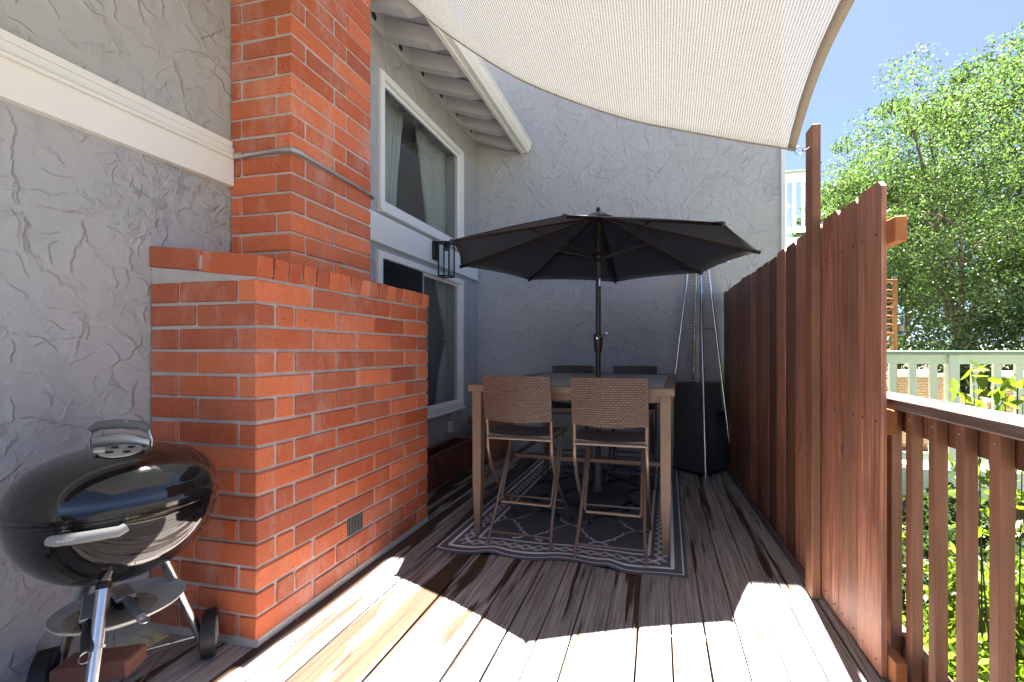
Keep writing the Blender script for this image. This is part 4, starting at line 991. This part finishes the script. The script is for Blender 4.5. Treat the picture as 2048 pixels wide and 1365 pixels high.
brush('grill_brush', 'grill brush with broad grey handle lying on the ash pan', (KX + .01, KY + .0, .362), -.35, .10, .17, 'plasticgrey', .024)
brush('grill_brush', 'grill brush with short black handle hanging over the pan edge', (KX + .015, KY - .085, .362), -.62, .42, .14, 'tyre', .022)

# ------------------------------------------------------------------ vegetation
def leaves(name, centres, size, mat, parent, seed, curl=.25, aspect=.5, down=.0):
    """pointed leaves: two triangles pairs folded along the midrib; centres (n,3)"""
    r = np.random.default_rng(seed); n = len(centres); C = np.asarray(centres)
    d = r.normal(size=(n, 3)); d[:, 2] -= down; d /= np.linalg.norm(d, axis=1)[:, None]
    h = r.normal(size=(n, 3)); sd = np.cross(d, h); sd /= np.linalg.norm(sd, axis=1)[:, None] + 1e-9; nn = np.cross(sd, d)
    L = size * r.uniform(.6, 1.25, (n, 1)); Wd = L * aspect * .5
    v = np.empty((n, 6, 3))
    v[:, 0] = C - d * L * .5; v[:, 1] = C - d * L * .05 + sd * Wd + nn * Wd * curl; v[:, 2] = C + d * L * .22 + sd * Wd * .75 + nn * Wd * curl
    v[:, 3] = C + d * L * .5; v[:, 4] = C + d * L * .22 - sd * Wd * .75 + nn * Wd * curl; v[:, 5] = C - d * L * .05 - sd * Wd + nn * Wd * curl
    me = bpy.data.meshes.new(name); me.vertices.add(n * 6); me.vertices.foreach_set('co', v.reshape(-1))
    f = (np.arange(n)[:, None, None] * 6 + np.array([[0, 1, 2, 3], [0, 3, 4, 5]])[None]).reshape(-1)
    me.loops.add(n * 8); me.loops.foreach_set('vertex_index', f); me.polygons.add(n * 2)
    me.polygons.foreach_set('loop_start', np.arange(n * 2) * 4); me.polygons.foreach_set('loop_total', np.full(n * 2, 4))
    at = me.attributes.new('tint', 'FLOAT', 'FACE'); at.data.foreach_set('value', np.repeat(r.random(n), 2).astype(np.float32))
    me.materials.append(mat); me.update(calc_edges=True); me.validate(); return link(name, me, parent)
def tree(name, label, loc, height, crown_r, trunk_r, nclump, nleaf, size, mat, seed, zfrac=.35, group=None, sparse=.55, clump=.55):
    r = np.random.default_rng(seed); T = thing(name, label, 'tree', loc, 0, group)
    mb = MB(); ends = []
    th_ = height * zfrac; lean = r.uniform(-.05, .05, 2) * height
    def p(x): return Vector(x)
    trunk = [p((0, 0, -.3)), p((lean[0] * .3, lean[1] * .3, th_ * .5)), p((lean[0] * .6, lean[1] * .6, th_))]
    mb.tube(trunk, [trunk_r, trunk_r * .82, trunk_r * .68], 10)
    for b in range(8):
        a = b * 2.4 + r.uniform(-.4, .4); rr = crown_r * r.uniform(.55, .95); z1 = th_ + (height - th_) * r.uniform(.25, .95); s0 = trunk[1].lerp(trunk[2], r.uniform(.5, 1.0))
        e = p((math.cos(a) * rr * (1.15 - .6 * (z1 - th_) / (height - th_)), math.sin(a) * rr * (1.15 - .6 * (z1 - th_) / (height - th_)), z1)); m_ = s0.lerp(e, .5) + p((0, 0, .12 * height))
        pts = bezier(s0, m_, e, 7); mb.tube(pts, [trunk_r * .42 * (1 - .85 * i / 7) for i in range(8)], 7); ends.append(pts)
        for q in range(4):
            i0 = r.integers(2, 7); s1 = pts[i0]; e1 = s1 + p(r.normal(size=3) * np.array([.3, .3, .22]) * crown_r); pp = bezier(s1, s1.lerp(e1, .5) + p((0, 0, .05 * height)), e1, 4)
            mb.tube(pp, [trunk_r * .16 * (1 - .8 * i / 4) for i in range(5)], 5); ends.append(pp)
    part('trunk', mb, M['bark'], T, True)
    cl = []
    for k in range(nclump):
        if r.random() < .6:
            bq = ends[r.integers(len(ends))]; c = np.array(bq[r.integers(max(1, len(bq) // 2), len(bq))]) + r.normal(size=3) * crown_r * .10
        else:
            q = r.normal(size=3); q /= np.linalg.norm(q); q *= r.uniform(.55, 1.0); c = np.array([q[0] * crown_r, q[1] * crown_r, th_ + (height - th_) * .5 + q[2] * (height - th_) * .5])
        cl.append(c)
    cl = np.array(cl); rad = crown_r * r.uniform(.07, .20, len(cl)) * clump / .55
    idx = r.integers(len(cl), size=nleaf); q = r.normal(size=(nleaf, 3)); q /= np.linalg.norm(q, axis=1)[:, None]; q *= (r.random((nleaf, 1)) ** .45)
    C = cl[idx] + q * rad[idx][:, None] * np.array([1.15, 1.15, .75])
    leaves('crown', C, size, mat, T, seed + 1); return T
g_ = 'trees beyond the neighbouring deck'
tree('leafy_tree', 'big light green tree with forked trunk beyond the pale green railing', (7.9, 13.6, -2.1), 10.4, 3.9, .20, 330, 88000, .085, M['leaf'], 11, .36, g_)
tree('leafy_tree', 'tall bright green tree at the right edge behind the forked tree', (13.2, 17.5, -1.9), 14.0, 4.2, .24, 260, 60000, .125, M['leaf'], 12, .3, g_)
tree('leafy_tree', 'leafy tree standing far behind and between the two big trees', (10.0, 22.0, -1.8), 11.5, 4.4, .2, 200, 40000, .15, M['leaf'], 13, .25, g_)
tree('leafy_tree', 'distant low tree top seen just right of the tall fence post', (8.3, 24.5, -1.8), 11.3, 2.7, .2, 130, 24000, .15, M['leaf'], 14, .3, g_)
def shrub(label, loc, h, rad, n, size, mat, seed, cat='shrub', group=None, name='shrub', stems=7, down=.0, hollow=.35):
    r = np.random.default_rng(seed); T = thing(name, label, cat, loc, 0, group); mb = MB()
    for s in range(stems):
        a = r.uniform(0, 6.28); e = Vector((math.cos(a) * rad * r.uniform(.3, .9), math.sin(a) * rad * r.uniform(.3, .9), h * r.uniform(.6, .98)))
        mb.tube(bezier((math.cos(a) * .04, math.sin(a) * .04, -.1), (e.x * .4, e.y * .4, h * .5), e, 6), [.018 * (1 - .8 * i / 6) * (h / 1.5) ** .5 for i in range(7)], 5)
    part('stems', mb, M['stem'], T, True)
    ncl = max(14, int(n / 55)); q = r.normal(size=(ncl, 3)); q /= np.linalg.norm(q, axis=1)[:, None]; q *= r.uniform(hollow, 1, (ncl, 1)) ** .6
    cl = np.stack([q[:, 0] * rad, q[:, 1] * rad, h * .52 + q[:, 2] * h * .48], 1); idx = r.integers(ncl, size=n)
    C = cl[idx] + r.normal(size=(n, 3)) * rad * .13; leaves('foliage', C, size, mat, T, seed + 5, aspect=.48, down=down); return T
gs = 'dark shrubs behind the neighbouring deck'
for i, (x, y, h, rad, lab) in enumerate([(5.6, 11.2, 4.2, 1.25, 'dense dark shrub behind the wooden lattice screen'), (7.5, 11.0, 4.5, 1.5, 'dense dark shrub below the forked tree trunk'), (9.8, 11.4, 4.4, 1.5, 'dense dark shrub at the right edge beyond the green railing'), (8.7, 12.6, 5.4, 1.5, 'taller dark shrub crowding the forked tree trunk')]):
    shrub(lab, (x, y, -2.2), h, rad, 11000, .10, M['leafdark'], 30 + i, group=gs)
gb = 'bright shrubs below the railing'
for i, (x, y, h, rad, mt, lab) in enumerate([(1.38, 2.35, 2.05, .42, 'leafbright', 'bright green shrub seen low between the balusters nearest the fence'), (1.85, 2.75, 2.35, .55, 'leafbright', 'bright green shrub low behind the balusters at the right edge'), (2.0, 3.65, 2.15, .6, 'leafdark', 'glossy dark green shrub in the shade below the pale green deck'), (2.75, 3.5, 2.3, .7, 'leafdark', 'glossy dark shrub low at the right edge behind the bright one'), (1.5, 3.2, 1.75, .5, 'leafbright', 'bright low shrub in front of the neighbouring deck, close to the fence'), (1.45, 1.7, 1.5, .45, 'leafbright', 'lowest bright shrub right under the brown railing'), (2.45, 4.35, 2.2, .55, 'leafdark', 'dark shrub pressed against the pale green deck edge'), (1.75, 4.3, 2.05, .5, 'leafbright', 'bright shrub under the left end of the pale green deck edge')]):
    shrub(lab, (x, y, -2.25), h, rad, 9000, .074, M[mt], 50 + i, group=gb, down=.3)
# tall sprigs rising above the cap rail
sp = thing('leafy_sprig', 'yellow-green leafy sprigs rising above the brown cap rail at right', 'plant', (1.62, 2.55, -2.2)); mb = MB(); LC = []; r5 = np.random.default_rng(9)
for (x, y, z) in [(1.40 + .035 * i + r5.uniform(-.02, .02), 2.45 + r5.uniform(-.12, .15), r5.uniform(.93, 1.03)) for i in range(15)]:
    e = Vector((x - 1.62, y - 2.55, z + 2.2)); s0 = Vector((r5.uniform(-.1, .1), r5.uniform(-.1, .1), .6)); pts = bezier(s0, (e.x * .9, e.y * .9, e.z * .7), e, 16); mb.tube(pts, [.006 * (1 - .75 * i / 16) for i in range(17)], 6)
    for k in range(11, 17):
        for s in range(3): LC.append(np.array(pts[k]) + r5.normal(size=3) * np.array([.035, .035, .022]))
part('stems', mb, M['stem'], sp, True); leaves('foliage', LC, .088, M['leafbright'], sp, 77, .2, .42)

# ------------------------------------------------------------------ neighbouring deck with railing, furniture
nd = thing('neighbour_deck', 'pale green wooden deck platform beyond the gap on the right', 'deck', (3.6, 5.0, -2.2))
part('deck_floor', MB().box(1.32, 9.0, 5.0, 9.2, -.04, .0), plain('pale_deck_floor', (.42, .38, .35), .7, 0, .2, 4, .2), nd, world=True)
part('fascia', MB().bbox(1.30, 9.02, 4.955, 4.998, -.26, .012, .004), M['greenrail'], nd, world=True)
for x in (1.7, 3.3, 5.0, 6.7): part('support_post', MB().box(x, x + .1, 5.1, 5.2, -2.4, -.27), M['stem'], nd, world=True)
nr = thing('green_railing', 'pale green railing with square balusters along the neighbouring deck', 'railing', (3.6, 5.05, 0))
part('cap_rail', MB().bbox(1.32, 9.0, 4.97, 5.13, 1.115, 1.15, .004), M['greencap'], nr, world=True)
part('top_rail', MB().bbox(1.32, 9.0, 5.02, 5.06, 1.022, 1.113, .003), M['greenrail'], nr, world=True)
part('bottom_rail', MB().bbox(1.32, 9.0, 5.03, 5.07, .07, .15, .003), M['greenrail'], nr, world=True)
x = 1.40; gbm = mesh_of(MB().bbox(-.029, .029, 0, .045, .02, 1.021, .003), M['greenrail'], name='baluster')
while x < 6.2:
    if not (2.70 < x < 2.86): link('baluster', gbm, nr, (x - 3.6, 5.025 - 5.05, 0))
    x += .175
for x in (2.733, 4.6, 6.4): part('post', MB().bbox(x, x + .09, 4.995, 5.085, .002, 1.112, .004), M['greenrail'], nr, world=True)
# lattice screen
ls = thing('lattice_screen', 'orange-brown wooden fretwork screen rising behind the pale green railing', 'screen', (2.30, 5.32, 0))
for x in (2.10, 2.405): part('frame_post', MB().bbox(x, x + .035, 5.30, 5.335, 0, 1.9, .003), M['cedarz'], ls, world=True)
for z in (.12, .72, 1.30, 1.865): part('frame_rail', MB().bbox(2.136, 2.404, 5.302, 5.333, z, z + .035, .003), M['cedarz'], ls, world=True)
mb = MB()
for i in range(19):
    z = .20 + i * .09
    for x in (2.18, 2.27, 2.36):
        pts = [(x + .062 * math.cos(a), 5.318, z + .062 * math.sin(a)) for a in np.linspace(0, 2 * PI, 17)]; mb.tube(pts, .0085, 5, False)
part('fretwork', mb, M['cedarz'], ls, world=True)
# bird feeder hung on a hook from the screen
bf = thing('bird_feeder', 'tube bird feeder with dark green roof hanging beside the lattice screen', 'bird feeder', (2.475, 5.32, 1.31))
part('seed_tube', MB().lathe([(.031, .04), (.031, .21)], 20), M['lampglass'], bf, True); part('seed', MB().lathe([(.0001, .04), (.028, .04), (.028, .10), (.0001, .115)], 18), M['seed'], bf, True)
part('roof', MB().lathe([(.0001, .275), (.012, .27), (.046, .225), (.048, .212), (.03, .21), (.0001, .21)], 20), M['feedergreen'], bf, True)
part('tray', MB().lathe([(.0001, .0), (.03, .0), (.045, .02), (.045, .03), (.034, .04), (.0001, .04)], 20), M['feedergreen'], bf, True)
part('hook', MB().tube([(0, 0, .272), (0, 0, .36), (-.01, 0, .385), (-.04, 0, .39), (-.07, 0, .385)], .003, 6), M['blackmetal'], bf, True)
# wicker chairs
def chair(label, loc, rz_):
    c = thing('wicker_armchair', label, 'armchair', loc, rz_, 'wicker armchairs on the neighbouring deck')
    part('back', MB().bbox(-.36, .36, -.37, -.27, .08, .90, .04), M['wickertan'], c, True)
    for s in (-1, 1): part('arm', MB().bbox(s * .36 - .05 * (s > 0) - .0, s * .36 + .05 * (s < 0) + .0, -.268, .38, .08, .62, .02) if False else MB().bbox(min(s * .30, s * .40), max(s * .30, s * .40), -.268, .38, .08, .62, .03), M['wickertan'], c, True)
    part('seat_base', MB().bbox(-.298, .298, -.268, .36, .08, .34, .02), M['wickertan'], c, True)
    part('seat_cushion', MB().bbox(-.29, .29, -.25, .37, .342, .46, .035), M['cushion'], c, True); part('back_cushion', MB().bbox(-.28, .28, -.262, -.14, .465, .93, .04), M['cushion'], c, True)
    for sx in (-1, 1):
        for sy in (-1, 1): part('leg', MB().box(sx * .31 - .02, sx * .31 + .02, sy * .30 - .02, sy * .30 + .02, .0, .079), M['stem'], c)
chair('tan wicker armchair behind the green railing, next to the lattice screen', (2.78, 6.05, 0.0), .25)
chair('tan wicker armchair behind the green railing, at the right edge', (3.95, 6.0, 0.0), -.15)

# ------------------------------------------------------------------ white balcony stairs far behind
bs = thing('white_stair_railing', 'white wooden stair and landing railing beyond the building corner', 'railing', (2.3, 8.2, 2.9))
part('landing', MB().bbox(1.6, 2.42, 8.05, 9.6, 2.90, 3.03, .004), M['white'], bs, world=True)
part('cap_rail', MB().bbox(1.6, 2.42, 8.0, 8.12, 4.09, 4.125, .004), M['greencap'], bs, world=True); part('top_rail', MB().bbox(1.6, 2.42, 8.03, 8.08, 3.96, 4.088, .003), M['white'], bs, world=True)
part('bottom_rail', MB().bbox(1.6, 2.42, 8.03, 8.08, 3.12, 3.2, .003), M['white'], bs, world=True)
wb = mesh_of(MB().box(-.022, .022, -.02, .02, 3.2, 3.96), M['white'], name='baluster')
for i in range(6): link('baluster', wb, bs, Vector((1.66 + i * .135, 8.055, 0)) - Vector((2.3, 8.2, 2.9)))
part('stair_rail', MB().bar((1.7, 9.0, 3.2), (2.36, 9.0, 3.86), .06, .09), M['white'], bs, world=True)
for i in range(5): x = 1.75 + i * .13; part('stair_baluster', MB().box(x - .02, x + .02, 8.985, 9.015, 3.031, 3.2 + (x - 1.7)), M['white'], bs, world=True)
for x in (1.7, 2.28): part('support_post', MB().box(x, x + .12, 8.2, 8.32, -2.4, 2.899), M['white'], bs, world=True)
